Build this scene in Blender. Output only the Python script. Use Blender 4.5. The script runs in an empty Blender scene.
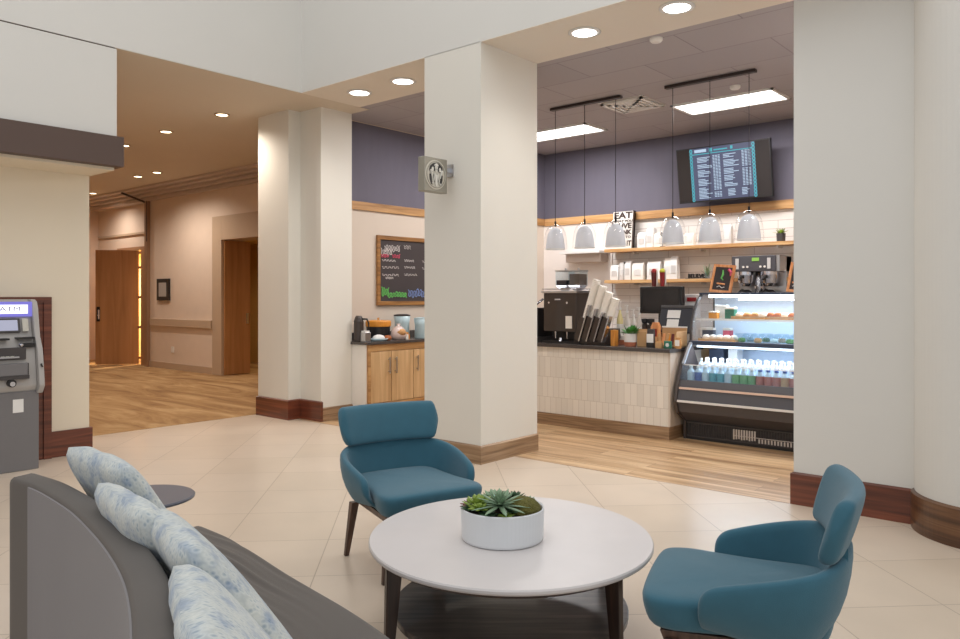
import bpy, bmesh, math, random
from mathutils import Matrix, Vector
random.seed(7)
PI = math.pi
D2R = math.radians
C = bpy.context.scene.collection
scene = bpy.context.scene

# ------------------------------------------------------------------ camera
YAW = D2R(40.7); EYE = 1.45; FPX = 768.0; HOR = 297.0
cam_d = bpy.data.cameras.new('camera'); cam = bpy.data.objects.new('camera', cam_d); C.objects.link(cam)
cam.location = (0, 0, EYE); cam.rotation_euler = (PI/2, 0, YAW)
cam_d.sensor_width = 36; cam_d.lens = FPX/960*36; cam_d.shift_y = -(319.5-HOR)/960
cam_d.clip_start = 0.05; cam_d.clip_end = 100
scene.camera = cam

# ------------------------------------------------------------------ daylight, exposure
world = bpy.data.worlds.new('World'); scene.world = world; world.use_nodes = True
bg = world.node_tree.nodes['Background']; bg.inputs[0].default_value = (0.96, 0.975, 1.0, 1); bg.inputs[1].default_value = 0.80
vs = scene.view_settings
vs.view_transform = 'Standard'; vs.look = 'None'; vs.gamma = 1.0; vs.exposure = 0.0; vs.use_curve_mapping = False

def area(name, loc, rot, sx, sy, power, col=(1, 1, 1), spread=PI):
    l = bpy.data.lights.new(name, 'AREA'); l.shape = 'RECTANGLE'; l.size = sx; l.size_y = sy
    l.energy = power; l.color = col; l.spread = spread
    o = bpy.data.objects.new(name, l); C.objects.link(o); o.location = loc; o.rotation_euler = rot
    return o
# unseen overhead area fill, added to light the lounge
area('atrium_fill', (-2.6, 1.6, 6.6), (0, 0, 0), 6.0, 5.0, 108, (1.0, 0.985, 0.965))

def spot(name, loc, power, col, size=150, blend=1.0, rad=0.06, rot=(0, 0, 0)):
    l = bpy.data.lights.new(name, 'SPOT'); l.energy = power; l.color = col; l.spot_size = D2R(size)
    l.spot_blend = blend; l.shadow_soft_size = rad
    o = bpy.data.objects.new(name, l); C.objects.link(o); o.location = loc; o.rotation_euler = rot
    return o

# ------------------------------------------------------------------ materials
def srgb(r, g, b):
    f = lambda c: (c/255/12.92) if c/255 <= 0.04045 else ((c/255+0.055)/1.055)**2.4
    return (f(r), f(g), f(b), 1)
class NT:
    def __init__(s, name):
        s.m = bpy.data.materials.new(name); s.m.use_nodes = True; s.t = s.m.node_tree
        s.b = s.t.nodes['Principled BSDF']
    def n(s, typ, **kw):
        x = s.t.nodes.new(typ)
        for k, v in kw.items():
            if isinstance(k, str) and hasattr(x, k): setattr(x, k, v)
        return x
    def l(s, a, b): s.t.links.new(a, b)
def coords(T, scale=(1, 1, 1), rot=(0, 0, 0), loc=(0, 0, 0), world=False):
    if world:
        g = T.n('ShaderNodeNewGeometry'); out = g.outputs['Position']
    else:
        g = T.n('ShaderNodeTexCoord'); out = g.outputs['Object']
    m = T.n('ShaderNodeMapping'); m.inputs['Scale'].default_value = scale; m.inputs['Rotation'].default_value = rot
    m.inputs['Location'].default_value = loc
    T.l(out, m.inputs['Vector']); return m.outputs[0]
def mat(name, col, rough=0.5, metal=0.0, var=0.06, nscale=8.0, bump=0.0, bscale=60.0, stretch=(1, 1, 1), spec=0.5, coat=0.0, sheen=0.0, world=False, detail=4):
    """principled with a procedural tone variation and bump"""
    T = NT(name); b = T.b
    b.inputs['Roughness'].default_value = rough; b.inputs['Metallic'].default_value = metal
    b.inputs['Specular IOR Level'].default_value = spec
    b.inputs['Coat Weight'].default_value = coat; b.inputs['Sheen Weight'].default_value = sheen
    v = coords(T, stretch, world=world)
    nz = T.n('ShaderNodeTexNoise'); nz.inputs['Scale'].default_value = nscale; nz.inputs['Detail'].default_value = detail
    T.l(v, nz.inputs['Vector'])
    mx = T.n('ShaderNodeMix', data_type='RGBA')
    lo = tuple(max(0, c*(1-var)) for c in col[:3])+(1,); hi = tuple(min(1, c*(1+var)) for c in col[:3])+(1,)
    mx.inputs[6].default_value = lo; mx.inputs[7].default_value = hi
    T.l(nz.outputs[0], mx.inputs[0]); T.l(mx.outputs[2], b.inputs['Base Color'])
    if bump:
        n2 = T.n('ShaderNodeTexNoise'); n2.inputs['Scale'].default_value = bscale; n2.inputs['Detail'].default_value = 3
        T.l(v, n2.inputs['Vector'])
        bp = T.n('ShaderNodeBump'); bp.inputs['Strength'].default_value = bump; bp.inputs['Distance'].default_value = 0.01
        T.l(n2.outputs[0], bp.inputs['Height']); T.l(bp.outputs[0], b.inputs['Normal'])
    return T.m
def ramp(T, fac, stops):
    r = T.n('ShaderNodeValToRGB'); e = r.color_ramp.elements
    while len(e) < len(stops): e.new(0.5)
    for x, (p, c) in zip(e, stops): x.position = p; x.color = c
    T.l(fac, r.inputs[0]); return r.outputs[0]
def wood(name, cols, axis='x', scale=1.0, rough=0.4, coat=0.0, planks=None, world=True, ring=9.0):
    """stretched grain; planks=(length,width) adds seams and tone steps"""
    T = NT(name); b = T.b; b.inputs['Roughness'].default_value = rough; b.inputs['Coat Weight'].default_value = coat
    st = {'x': (0.6, ring, ring), 'y': (ring, 0.6, ring), 'z': (ring, ring, 0.6), 'h': (0.6, 0.6, ring*1.6)}[axis]
    v = coords(T, tuple(s*scale for s in st), world=world)
    nz = T.n('ShaderNodeTexNoise'); nz.inputs['Scale'].default_value = 1.5; nz.inputs['Detail'].default_value = 6; nz.inputs['Distortion'].default_value = 0.6
    fac = nz.outputs[0]
    if planks:
        pv = coords(T, (1, 1, 1), world=world)
        br = T.n('ShaderNodeTexBrick'); br.offset = 0.37; br.inputs['Scale'].default_value = 1.0
        br.inputs['Brick Width'].default_value = planks[0]; br.inputs['Row Height'].default_value = planks[1]
        br.inputs['Mortar Size'].default_value = 0.0015; br.inputs['Color1'].default_value = (0, 0, 0, 1); br.inputs['Color2'].default_value = (1, 1, 1, 1)
        T.l(pv, br.inputs['Vector'])
        sc = T.n('ShaderNodeVectorMath', operation='MULTIPLY_ADD'); sc.inputs[1].default_value = (7, 7, 7)
        T.l(br.outputs['Color'], sc.inputs[0]); T.l(v, sc.inputs[2]); T.l(sc.outputs[0], nz.inputs['Vector'])
        ad = T.n('ShaderNodeMath', operation='MULTIPLY_ADD'); ad.inputs[1].default_value = 0.28
        sb = T.n('ShaderNodeMath', operation='SUBTRACT'); sb.inputs[1].default_value = 0.14
        T.l(br.outputs['Color'], ad.inputs[0]); T.l(nz.outputs[0], ad.inputs[2]); T.l(ad.outputs[0], sb.inputs[0]); fac = sb.outputs[0]
    else:
        T.l(v, nz.inputs['Vector'])
    c = ramp(T, fac, [(0.30, cols[0]), (0.52, cols[1]), (0.72, cols[2])])
    if planks:
        mx = T.n('ShaderNodeMix', data_type='RGBA'); T.l(br.outputs['Fac'], mx.inputs[0]); T.l(c, mx.inputs[6])
        mx.inputs[7].default_value = tuple(x*0.55 for x in cols[0][:3])+(1,); c = mx.outputs[2]
    T.l(c, b.inputs['Base Color'])
    return T.m
def emit(name, col, strength):
    T = NT(name); b = T.b; b.inputs['Base Color'].default_value = (0.02, 0.02, 0.02, 1)
    b.inputs['Emission Color'].default_value = col; b.inputs['Emission Strength'].default_value = strength
    return T.m
def tilewall(name, tile, grout, w, h, axis='x', rough=0.15, ms=0.004, offset=0.5, jitter=0.05, zoff=0.0):
    T = NT(name); b = T.b; b.inputs['Roughness'].default_value = rough
    g = T.n('ShaderNodeNewGeometry'); sp = T.n('ShaderNodeSeparateXYZ'); T.l(g.outputs['Position'], sp.inputs[0])
    cb = T.n('ShaderNodeCombineXYZ')
    if axis == 'x': 
        ad = T.n('ShaderNodeMath', operation='ADD'); T.l(sp.outputs[0], ad.inputs[0]); T.l(sp.outputs[1], ad.inputs[1]); T.l(ad.outputs[0], cb.inputs[0])
    else: T.l(sp.outputs[1], cb.inputs[0])
    za = T.n('ShaderNodeMath', operation='ADD'); za.inputs[1].default_value = zoff; T.l(sp.outputs[2], za.inputs[0]); T.l(za.outputs[0], cb.inputs[1])
    br = T.n('ShaderNodeTexBrick'); br.offset = offset; br.inputs['Scale'].default_value = 1
    br.inputs['Brick Width'].default_value = w; br.inputs['Row Height'].default_value = h; br.inputs['Mortar Size'].default_value = ms
    lo = tuple(c*(1-jitter*2) for c in tile[:3])+(1,)
    br.inputs['Color1'].default_value = lo; br.inputs['Color2'].default_value = tile; br.inputs['Mortar'].default_value = grout
    T.l(cb.outputs[0], br.inputs['Vector']); T.l(br.outputs['Color'], b.inputs['Base Color'])
    bp = T.n('ShaderNodeBump'); bp.inputs['Strength'].default_value = 0.25; bp.invert = True; bp.inputs['Distance'].default_value = 0.004
    T.l(br.outputs['Fac'], bp.inputs['Height']); T.l(bp.outputs[0], b.inputs['Normal'])
    return T.m
def glass(name, tint=(1, 1, 1, 1), refl=0.08, rough=0.02, alpha_mix=None):
    T = NT(name); T.t.nodes.remove(T.b)
    out = [n for n in T.t.nodes if n.type == 'OUTPUT_MATERIAL'][0]
    tr = T.n('ShaderNodeBsdfTransparent'); tr.inputs[0].default_value = tint
    gl = T.n('ShaderNodeBsdfGlossy'); gl.inputs['Roughness'].default_value = rough
    lw = T.n('ShaderNodeLayerWeight'); lw.inputs[0].default_value = 0.5
    pw = T.n('ShaderNodeMath', operation='POWER'); pw.inputs[1].default_value = 4.0; T.l(lw.outputs['Facing'], pw.inputs[0])
    ma = T.n('ShaderNodeMath', operation='MULTIPLY_ADD'); ma.inputs[1].default_value = 0.5; ma.inputs[2].default_value = refl*0.5; T.l(pw.outputs[0], ma.inputs[0])
    mx = T.n('ShaderNodeMixShader'); T.l(ma.outputs[0], mx.inputs[0]); T.l(tr.outputs[0], mx.inputs[1]); T.l(gl.outputs[0], mx.inputs[2])
    T.l(mx.outputs[0], out.inputs[0]); return T.m

M = {}
M['paint'] = mat('white_wall_paint', srgb(215, 213, 207), 0.65, var=0.02, nscale=2, bump=0.05, bscale=90, world=True)
M['cream'] = mat('cream_wall_paint', srgb(226, 214, 192), 0.65, var=0.02, nscale=2, bump=0.05, bscale=90, world=True)
M['column'] = mat('ivory_column_paint', srgb(222, 218, 208), 0.6, var=0.02, nscale=2, bump=0.05, bscale=90, world=True)
M['soffit'] = mat('soffit_paint', srgb(226, 217, 203), 0.7, var=0.02, nscale=2, world=True)
M['hallceil'] = mat('hall_ceiling_paint', srgb(210, 198, 180), 0.7, var=0.03, nscale=1.5, world=True)
M['hallwall'] = mat('hall_wall_covering', srgb(222, 203, 186), 0.7, var=0.04, nscale=6, bump=0.1, bscale=120, world=True)
M['halltrim'] = mat('hall_trim_paint', srgb(190, 166, 142), 0.5, var=0.03, world=True)
M['crown'] = mat('crown_paint', srgb(200, 186, 176), 0.55, var=0.03, world=True)
M['purple'] = mat('purple_wallcovering', srgb(102, 98, 111), 0.75, var=0.08, nscale=3, bump=0.15, bscale=50, stretch=(3, 3, 0.5), world=True)
M['cafewall'] = mat('cafe_wall_paint', srgb(206, 192, 177), 0.6, var=0.02, nscale=2, world=True)
M['cafewhite'] = mat('cafe_white_paint', srgb(232, 224, 218), 0.5, var=0.02, nscale=2, world=True)
M['cherry'] = wood('cherry_wood', [srgb(72, 34, 22), srgb(104, 52, 34), srgb(132, 72, 48)], 'h', 1.2, 0.35, 0.3)
M['walnut'] = wood('walnut_wood', [srgb(58, 36, 22), srgb(92, 60, 38), srgb(120, 84, 54)], 'h', 1.2, 0.35, 0.3)
M['beam'] = mat('dark_bronze_beam', srgb(86, 68, 60), 0.5, var=0.05, nscale=2, world=True)
M['oakbase'] = wood('oak_plank_base', [srgb(112, 86, 62), srgb(150, 120, 90), srgb(176, 146, 114)], 'h', 1.6, 0.45)
M['oakfloor'] = wood('oak_plank_floor', [srgb(146, 112, 78), srgb(188, 152, 112), srgb(214, 182, 142)], 'x', 1.0, 0.32, 0.0, planks=(1.6, 0.19))
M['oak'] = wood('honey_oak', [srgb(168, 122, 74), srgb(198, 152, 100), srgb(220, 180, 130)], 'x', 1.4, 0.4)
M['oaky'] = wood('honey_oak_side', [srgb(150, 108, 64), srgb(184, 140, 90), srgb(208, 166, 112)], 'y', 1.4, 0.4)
M['cabwood'] = wood('cabinet_veneer', [srgb(184, 146, 102), srgb(204, 168, 122), srgb(218, 184, 140)], 'z', 1.0, 0.4)
M['framewood'] = wood('frame_wood', [srgb(112, 74, 36), srgb(150, 104, 54), srgb(176, 128, 74)], 'y', 2.0, 0.45)
M['orangewood'] = wood('orange_frame_wood', [srgb(196, 122, 70), srgb(222, 150, 96), srgb(236, 174, 124)], 'z', 2.0, 0.45)
M['door'] = wood('hall_door_wood', [srgb(158, 110, 66), srgb(176, 126, 80), srgb(188, 138, 92)], 'z', 0.6, 0.4)
M['darkwood'] = wood('dark_leg_wood', [srgb(34, 22, 18), srgb(54, 36, 28), srgb(76, 52, 40)], 'z', 3, 0.35, 0.2, world=False)
M['chairwood'] = wood('chair_leg_wood', [srgb(58, 40, 32), srgb(84, 60, 48), srgb(108, 80, 64)], 'z', 3, 0.4, 0.1, world=False)
M['shelfdark'] = wood('grey_brown_shelf', [srgb(62, 54, 50), srgb(88, 78, 72), srgb(112, 100, 92)], 'x', 2.5, 0.35, 0.2, world=False)
M['teal'] = mat('teal_upholstery', srgb(50, 99, 117), 0.85, var=0.10, nscale=14, bump=0.25, bscale=500, sheen=0.25)
M['sofa'] = mat('taupe_upholstery', srgb(86, 80, 75), 0.6, var=0.07, nscale=7, bump=0.12, bscale=500, sheen=0.1)
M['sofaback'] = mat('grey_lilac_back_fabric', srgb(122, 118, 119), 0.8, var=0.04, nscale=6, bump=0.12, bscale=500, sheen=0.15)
M['quartz'] = mat('pale_quartz', srgb(212, 206, 204), 0.38, var=0.06, nscale=5, coat=0.1, detail=10)
M['bowl'] = mat('white_ceramic', srgb(222, 224, 226), 0.35, var=0.01)
M['soil'] = mat('dark_soil', srgb(58, 46, 34), 0.9, var=0.3, nscale=80, bump=1.0, bscale=150)
M['dktable'] = mat('slate_tabletop', srgb(82, 86, 98), 0.35, var=0.05, nscale=6)
M['black'] = mat('black_plastic', srgb(30, 29, 30), 0.4, var=0.1)
M['blackmetal'] = mat('black_metal', srgb(26, 25, 26), 0.45, 0.4, var=0.1)
M['bronze'] = mat('dark_bronze_metal', srgb(58, 48, 46), 0.45, 0.3, var=0.05)
M['steel'] = mat('brushed_steel', srgb(200, 200, 202), 0.28, 1.0, var=0.04, stretch=(1, 1, 20))
M['chrome'] = mat('polished_chrome', srgb(215, 215, 220), 0.15, 1.0, var=0.02)
M['darkmachine'] = mat('dark_brown_machine', srgb(58, 48, 42), 0.4, var=0.08, coat=0.2)
M['charcoal'] = mat('charcoal_panel', srgb(78, 76, 80), 0.45, var=0.03)
M['navy'] = mat('navy_trim', srgb(52, 62, 82), 0.4, var=0.04)
M['atmgrey'] = mat('atm_grey_plastic', srgb(172, 168, 164), 0.45, var=0.03)
M['atmdark'] = mat('atm_dark_cabinet', srgb(118, 116, 117), 0.45, 0.1, var=0.03)
M['darkgrey'] = mat('dark_grey_plastic', srgb(66, 62, 62), 0.45, var=0.05)
M['white'] = mat('white_plastic', srgb(226, 224, 220), 0.45, var=0.01)
M['offwhite'] = mat('off_white_card', srgb(234, 228, 219), 0.6, var=0.03, nscale=20)
M['greygoods'] = mat('pale_grey_bag', srgb(206, 202, 198), 0.5, var=0.05, nscale=20)
M['paper'] = mat('paper', srgb(232, 230, 226), 0.8, var=0.02)
M['kraft'] = mat('kraft_card', srgb(188, 148, 104), 0.8, var=0.06, nscale=20)
M['orange'] = mat('orange_plastic', srgb(214, 140, 44), 0.5, var=0.06)
M['amber'] = wood('amber_wood', [srgb(176, 110, 40), srgb(206, 138, 58), srgb(222, 160, 80)], 'z', 3, 0.4)
M['terracotta'] = mat('terracotta', srgb(176, 106, 78), 0.75, var=0.06)
M['leaf'] = mat('green_leaf', srgb(64, 124, 48), 0.45, var=0.25, nscale=30)
M['lime'] = mat('lime_leaf', srgb(132, 156, 58), 0.4, var=0.25, nscale=20)
M['agave'] = mat('grey_green_leaf', srgb(136, 164, 132), 0.45, var=0.18, nscale=25)
M['moss'] = mat('olive_moss', srgb(104, 100, 46), 0.95, var=0.5, nscale=60, bump=1.2, bscale=140)
M['darkleaf'] = mat('dark_green_leaf', srgb(52, 84, 52), 0.5, var=0.3, nscale=30)
M['redleaf'] = mat('russet_leaf', srgb(120, 66, 46), 0.5, var=0.3, nscale=30)
M['green'] = mat('green_pack', srgb(28, 112, 88), 0.5, var=0.1)
M['red'] = mat('red_drink', srgb(150, 26, 30), 0.3, var=0.15)
M['brownred'] = mat('dark_red_drink', srgb(96, 26, 24), 0.3, var=0.2)
M['pink'] = mat('pink_chalk', srgb(206, 86, 110), 0.8, var=0.1)
M['yellow'] = mat('yellow_lid', srgb(190, 190, 50), 0.5, var=0.1)
M['blue'] = mat('blue_label', srgb(62, 96, 176), 0.5, var=0.2)
M['purplelab'] = mat('violet_edge', srgb(92, 80, 190), 0.5, var=0.15)
M['pastry'] = mat('golden_pastry', srgb(196, 146, 92), 0.7, var=0.3, nscale=30, bump=0.5, bscale=60)
M['bread'] = mat('brown_bread', srgb(170, 96, 50), 0.7, var=0.3, nscale=30, bump=0.5, bscale=60)
M['chalkboard'] = mat('chalkboard_black', srgb(62, 54, 54), 0.8, var=0.12, nscale=4)
M['chalk'] = mat('white_chalk', srgb(222, 216, 212), 0.9)
M['chalkgreen'] = mat('green_chalk', srgb(110, 190, 100), 0.9)
M['chalkblue'] = mat('blue_chalk', srgb(130, 150, 200), 0.9)
M['countertop'] = mat('dark_speckled_stone', srgb(72, 66, 64), 0.25, var=0.35, nscale=150)
M['milkblue'] = mat('frosted_blue_plastic', srgb(176, 198, 204), 0.3, var=0.08)
M['glass'] = glass('clear_glass')
M['tintglass'] = glass('pale_blue_glass', (0.86, 0.93, 0.97, 1))
M['signgrey'] = mat('sign_grey', srgb(150, 146, 134), 0.4, 0.2, var=0.04)
M['signlite'] = mat('sign_pale', srgb(196, 192, 180), 0.5, var=0.03)
M['lamp'] = emit('lamp_diffuser', (1, 0.97, 0.93, 1), 9)
M['warmlamp'] = emit('warm_lamp_diffuser', (1, 0.80, 0.52, 1), 7)
M['panel'] = emit('troffer_diffuser', (1, 0.98, 0.97, 1), 4.0)
M['coldstrip'] = emit('case_light_strip', (0.80, 0.92, 1.0, 1), 9)
M['screendark'] = mat('dark_screen', srgb(44, 40, 40), 0.2, var=0.05)
M['tvscreen'] = emit('lit_menu_screen', srgb(70, 78, 112), 0.85)
M['tvtext'] = emit('lit_menu_text', srgb(190, 214, 238), 0.95)
M['tvteal'] = emit('lit_menu_teal', srgb(60, 176, 190), 1.0)
M['atmlit'] = emit('lit_atm_header', (0.86, 0.86, 1.0, 1), 1.8)
M['atmblue'] = emit('lit_atm_glow', (0.22, 0.20, 0.75, 1), 0.9)
M['atmtext'] = mat('atm_header_text', srgb(130, 130, 150), 0.5)
M['atmscreen'] = emit('lit_atm_screen', srgb(176, 178, 200), 0.9)
M['sidelight'] = emit('lit_sidelight', (1, 0.80, 0.45, 1), 1.5)
M['espscreen'] = emit('lit_green_display', srgb(150, 200, 80), 1.0)
M['coldstrip2'] = emit('case_lower_strip', (0.74, 0.88, 1.0, 1), 3)
M['caseback'] = mat('pale_case_lining', srgb(214, 226, 240), 0.35, var=0.03)
M['cafeceil'] = None
M['rosestrip'] = mat('rose_beige_strip', srgb(226, 196, 178), .45, var=.03)

def special_materials():
    # beige porcelain floor laid at 45 degrees
    T = NT('beige_porcelain_tile'); b = T.b
    s = 0.601; r2 = math.sqrt(0.5)
    g = T.n('ShaderNodeNewGeometry'); sp = T.n('ShaderNodeSeparateXYZ'); T.l(g.outputs['Position'], sp.inputs[0])
    def lin(a, bb, off):
        m1 = T.n('ShaderNodeMath', operation='MULTIPLY'); m1.inputs[1].default_value = a; T.l(sp.outputs[0], m1.inputs[0])
        m2 = T.n('ShaderNodeMath', operation='MULTIPLY_ADD'); m2.inputs[1].default_value = bb; T.l(sp.outputs[1], m2.inputs[0]); T.l(m1.outputs[0], m2.inputs[2])
        m3 = T.n('ShaderNodeMath', operation='ADD'); m3.inputs[1].default_value = off; T.l(m2.outputs[0], m3.inputs[0]); return m3.outputs[0]
    u = lin(r2, r2, -0.042+s*40); v = lin(r2, -r2, -0.162+s*40)
    cb = T.n('ShaderNodeCombineXYZ'); T.l(u, cb.inputs[0]); T.l(v, cb.inputs[1])
    br = T.n('ShaderNodeTexBrick'); br.offset = 0.0; br.inputs['Scale'].default_value = 1
    br.inputs['Brick Width'].default_value = s; br.inputs['Row Height'].default_value = s; br.inputs['Mortar Size'].default_value = 0.0028
    br.inputs['Color1'].default_value = srgb(211, 194, 174); br.inputs['Color2'].default_value = srgb(216, 199, 180); br.inputs['Mortar'].default_value = srgb(176, 158, 140)
    T.l(cb.outputs[0], br.inputs['Vector'])
    nz = T.n('ShaderNodeTexNoise'); nz.inputs['Scale'].default_value = 2.2; nz.inputs['Detail'].default_value = 7; T.l(g.outputs['Position'], nz.inputs['Vector'])
    mx = T.n('ShaderNodeMix', data_type='RGBA', blend_type='MULTIPLY'); mx.inputs[0].default_value = 0.35
    T.l(br.outputs['Color'], mx.inputs[6]); T.l(ramp(T, nz.outputs[0], [(0.3, (0.80, 0.80, 0.80, 1)), (0.7, (1, 1, 1, 1))]), mx.inputs[7])
    T.l(mx.outputs[2], b.inputs['Base Color']); b.inputs['Roughness'].default_value = 0.28
    bp = T.n('ShaderNodeBump'); bp.invert = True; bp.inputs['Strength'].default_value = 0.3; bp.inputs['Distance'].default_value = 0.003
    T.l(br.outputs['Fac'], bp.inputs['Height']); T.l(bp.outputs[0], b.inputs['Normal'])
    M['tile'] = T.m
    # hall carpet, drifting brown streaks
    T = NT('streaked_carpet'); b = T.b; b.inputs['Roughness'].default_value = 0.95
    v = coords(T, (0.5, 2.0, 1), world=True)
    nz = T.n('ShaderNodeTexNoise'); nz.inputs['Scale'].default_value = 1.3; nz.inputs['Detail'].default_value = 8; nz.inputs['Roughness'].default_value = 0.65; nz.inputs['Distortion'].default_value = 1.2
    T.l(v, nz.inputs['Vector'])
    T.l(ramp(T, nz.outputs[0], [(0.34, srgb(136, 100, 62)), (0.5, srgb(166, 129, 84)), (0.66, srgb(190, 157, 112))]), b.inputs['Base Color'])
    M['carpet'] = T.m
    # cafe ceiling with faint 1.2 m tile seams
    T = NT('grey_ceiling_tile'); b = T.b; b.inputs['Roughness'].default_value = 0.8
    g = T.n('ShaderNodeNewGeometry'); br = T.n('ShaderNodeTexBrick'); br.offset = 0.5; br.inputs['Scale'].default_value = 1
    br.inputs['Brick Width'].default_value = 1.2; br.inputs['Row Height'].default_value = 0.6; br.inputs['Mortar Size'].default_value = 0.006
    br.inputs['Color1'].default_value = srgb(164, 158, 161); br.inputs['Color2'].default_value = srgb(170, 164, 166); br.inputs['Mortar'].default_value = srgb(142, 135, 138)
    T.l(g.outputs['Position'], br.inputs['Vector']); T.l(br.outputs['Color'], b.inputs['Base Color'])
    M['cafeceil'] = T.m
    # pillow fabric: pale weave with blue-grey leaf dashes
    T = NT('blue_leaf_pillow_fabric'); b = T.b; b.inputs['Roughness'].default_value = 0.85; b.inputs['Sheen Weight'].default_value = 0.2
    v = coords(T, (1, 1, 1)); v2 = coords(T, (110, 40, 60), rot=(0.3, 0.2, 0.7))
    vo = T.n('ShaderNodeTexVoronoi'); vo.inputs['Scale'].default_value = 1.0; T.l(v2, vo.inputs['Vector'])
    nz = T.n('ShaderNodeTexNoise'); nz.inputs['Scale'].default_value = 17; nz.inputs['Detail'].default_value = 6; T.l(v, nz.inputs['Vector'])
    a = ramp(T, vo.outputs['Distance'], [(0.12, srgb(176, 188, 196)), (0.45, srgb(226, 228, 224)), (0.8, srgb(208, 212, 210))])
    c = ramp(T, nz.outputs[0], [(0.34, srgb(150, 170, 200)), (0.48, srgb(214, 219, 222)), (0.75, srgb(236, 235, 228))])
    mx = T.n('ShaderNodeMix', data_type='RGBA', blend_type='MULTIPLY'); mx.inputs[0].default_value = 0.75
    T.l(a, mx.inputs[6]); T.l(c, mx.inputs[7]); T.l(mx.outputs[2], b.inputs['Base Color'])
    bp = T.n('ShaderNodeBump'); bp.inputs['Strength'].default_value = 0.35; bp.inputs['Distance'].default_value = 0.004
    T.l(vo.outputs['Distance'], bp.inputs['Height']); T.l(bp.outputs[0], b.inputs['Normal'])
    M['pillow'] = T.m
    # perforated pendant mesh
    T = NT('white_mesh_shade'); T.t.nodes.remove(T.b)
    out = [n for n in T.t.nodes if n.type == 'OUTPUT_MATERIAL'][0]
    df = T.n('ShaderNodeBsdfDiffuse'); df.inputs[0].default_value = srgb(206, 210, 218); trl = T.n('ShaderNodeBsdfTranslucent'); trl.inputs[0].default_value = srgb(235, 237, 240)
    mx = T.n('ShaderNodeMixShader'); mx.inputs[0].default_value = 0.6; T.l(df.outputs[0], mx.inputs[1]); T.l(trl.outputs[0], mx.inputs[2])
    tr = T.n('ShaderNodeBsdfTransparent'); m2 = T.n('ShaderNodeMixShader'); m2.inputs[0].default_value = 0.12
    T.l(mx.outputs[0], m2.inputs[1]); T.l(tr.outputs[0], m2.inputs[2]); T.l(m2.outputs[0], out.inputs[0])
    M['mesh'] = T.m
special_materials()
M['subway'] = tilewall('white_subway_tile', srgb(232, 226, 220), srgb(186, 176, 170), 0.60, 0.105, 'x', 0.12, 0.0035)
M['countertile'] = tilewall('vertical_cream_tile', srgb(236, 229, 218), srgb(204, 194, 182), 0.076, 0.228, 'x', 0.2, 0.0022, 0.5, 0.06, 0.14)

# ------------------------------------------------------------------ mesh helpers
def B(): return bmesh.new()
def box(bm, x0, x1, y0, y1, z0, z1, mtx=None):
    vs_ = [bm.verts.new(Vector(p)) for p in ((x0, y0, z0), (x1, y0, z0), (x1, y1, z0), (x0, y1, z0), (x0, y0, z1), (x1, y0, z1), (x1, y1, z1), (x0, y1, z1))]
    for f in ((0, 3, 2, 1), (4, 5, 6, 7), (0, 1, 5, 4), (1, 2, 6, 5), (2, 3, 7, 6), (3, 0, 4, 7)): bm.faces.new([vs_[i] for i in f])
    if mtx is not None:
        for v in vs_: v.co = mtx @ v.co
    return bm
def loft(bm, rings, cap0=True, cap1=True, closed=True):
    R = [[bm.verts.new(Vector(p)) for p in r] for r in rings]
    n = len(R[0])
    for a, b in zip(R, R[1:]):
        for i in range(n if closed else n-1):
            j = (i+1) % n
            bm.faces.new((a[i], a[j], b[j], b[i]))
    if cap0: bm.faces.new(list(reversed(R[0])))
    if cap1: bm.faces.new(R[-1])
    return R
def lathe(bm, prof, c=(0, 0, 0), n=32, sx=1, sy=1, cap0=True, cap1=True):
    rings = []
    for r, z in prof:
        rings.append([(c[0]+sx*r*math.cos(2*PI*i/n), c[1]+sy*r*math.sin(2*PI*i/n), c[2]+z) for i in range(n)])
    loft(bm, rings, cap0, cap1); return bm
def rod(bm, p0, p1, r0, r1=None, n=12):
    r1 = r0 if r1 is None else r1
    p0 = Vector(p0); p1 = Vector(p1); d = (p1-p0).normalized()
    u = d.orthogonal().normalized(); w = d.cross(u)
    loft(bm, [[p+r*(u*math.cos(2*PI*i/n)+w*math.sin(2*PI*i/n)) for i in range(n)] for p, r in ((p0, r0), (p1, r1))]); return bm
def tube(bm, pts, r, n=8):
    pts = [Vector(p) for p in pts]; rings = []
    for k, p in enumerate(pts):
        d = (pts[min(k+1, len(pts)-1)]-pts[max(k-1, 0)]).normalized()
        u = d.cross(Vector((0.13, 0.21, 1))); u = (u if u.length > 0.1 else d.orthogonal()).normalized(); w = d.cross(u)
        rr = r[k] if isinstance(r, (list, tuple)) else r
        rings.append([p+rr*(u*math.cos(2*PI*i/n)+w*math.sin(2*PI*i/n)) for i in range(n)])
    loft(bm, rings); return bm
def prism(bm, poly, z0, z1):
    loft(bm, [[(x, y, z0) for x, y in poly], [(x, y, z1) for x, y in poly]]); return bm
def prism_x(bm, poly, x0, x1):
    loft(bm, [[(x0, y, z) for y, z in poly], [(x1, y, z) for y, z in poly]]); return bm
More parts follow.
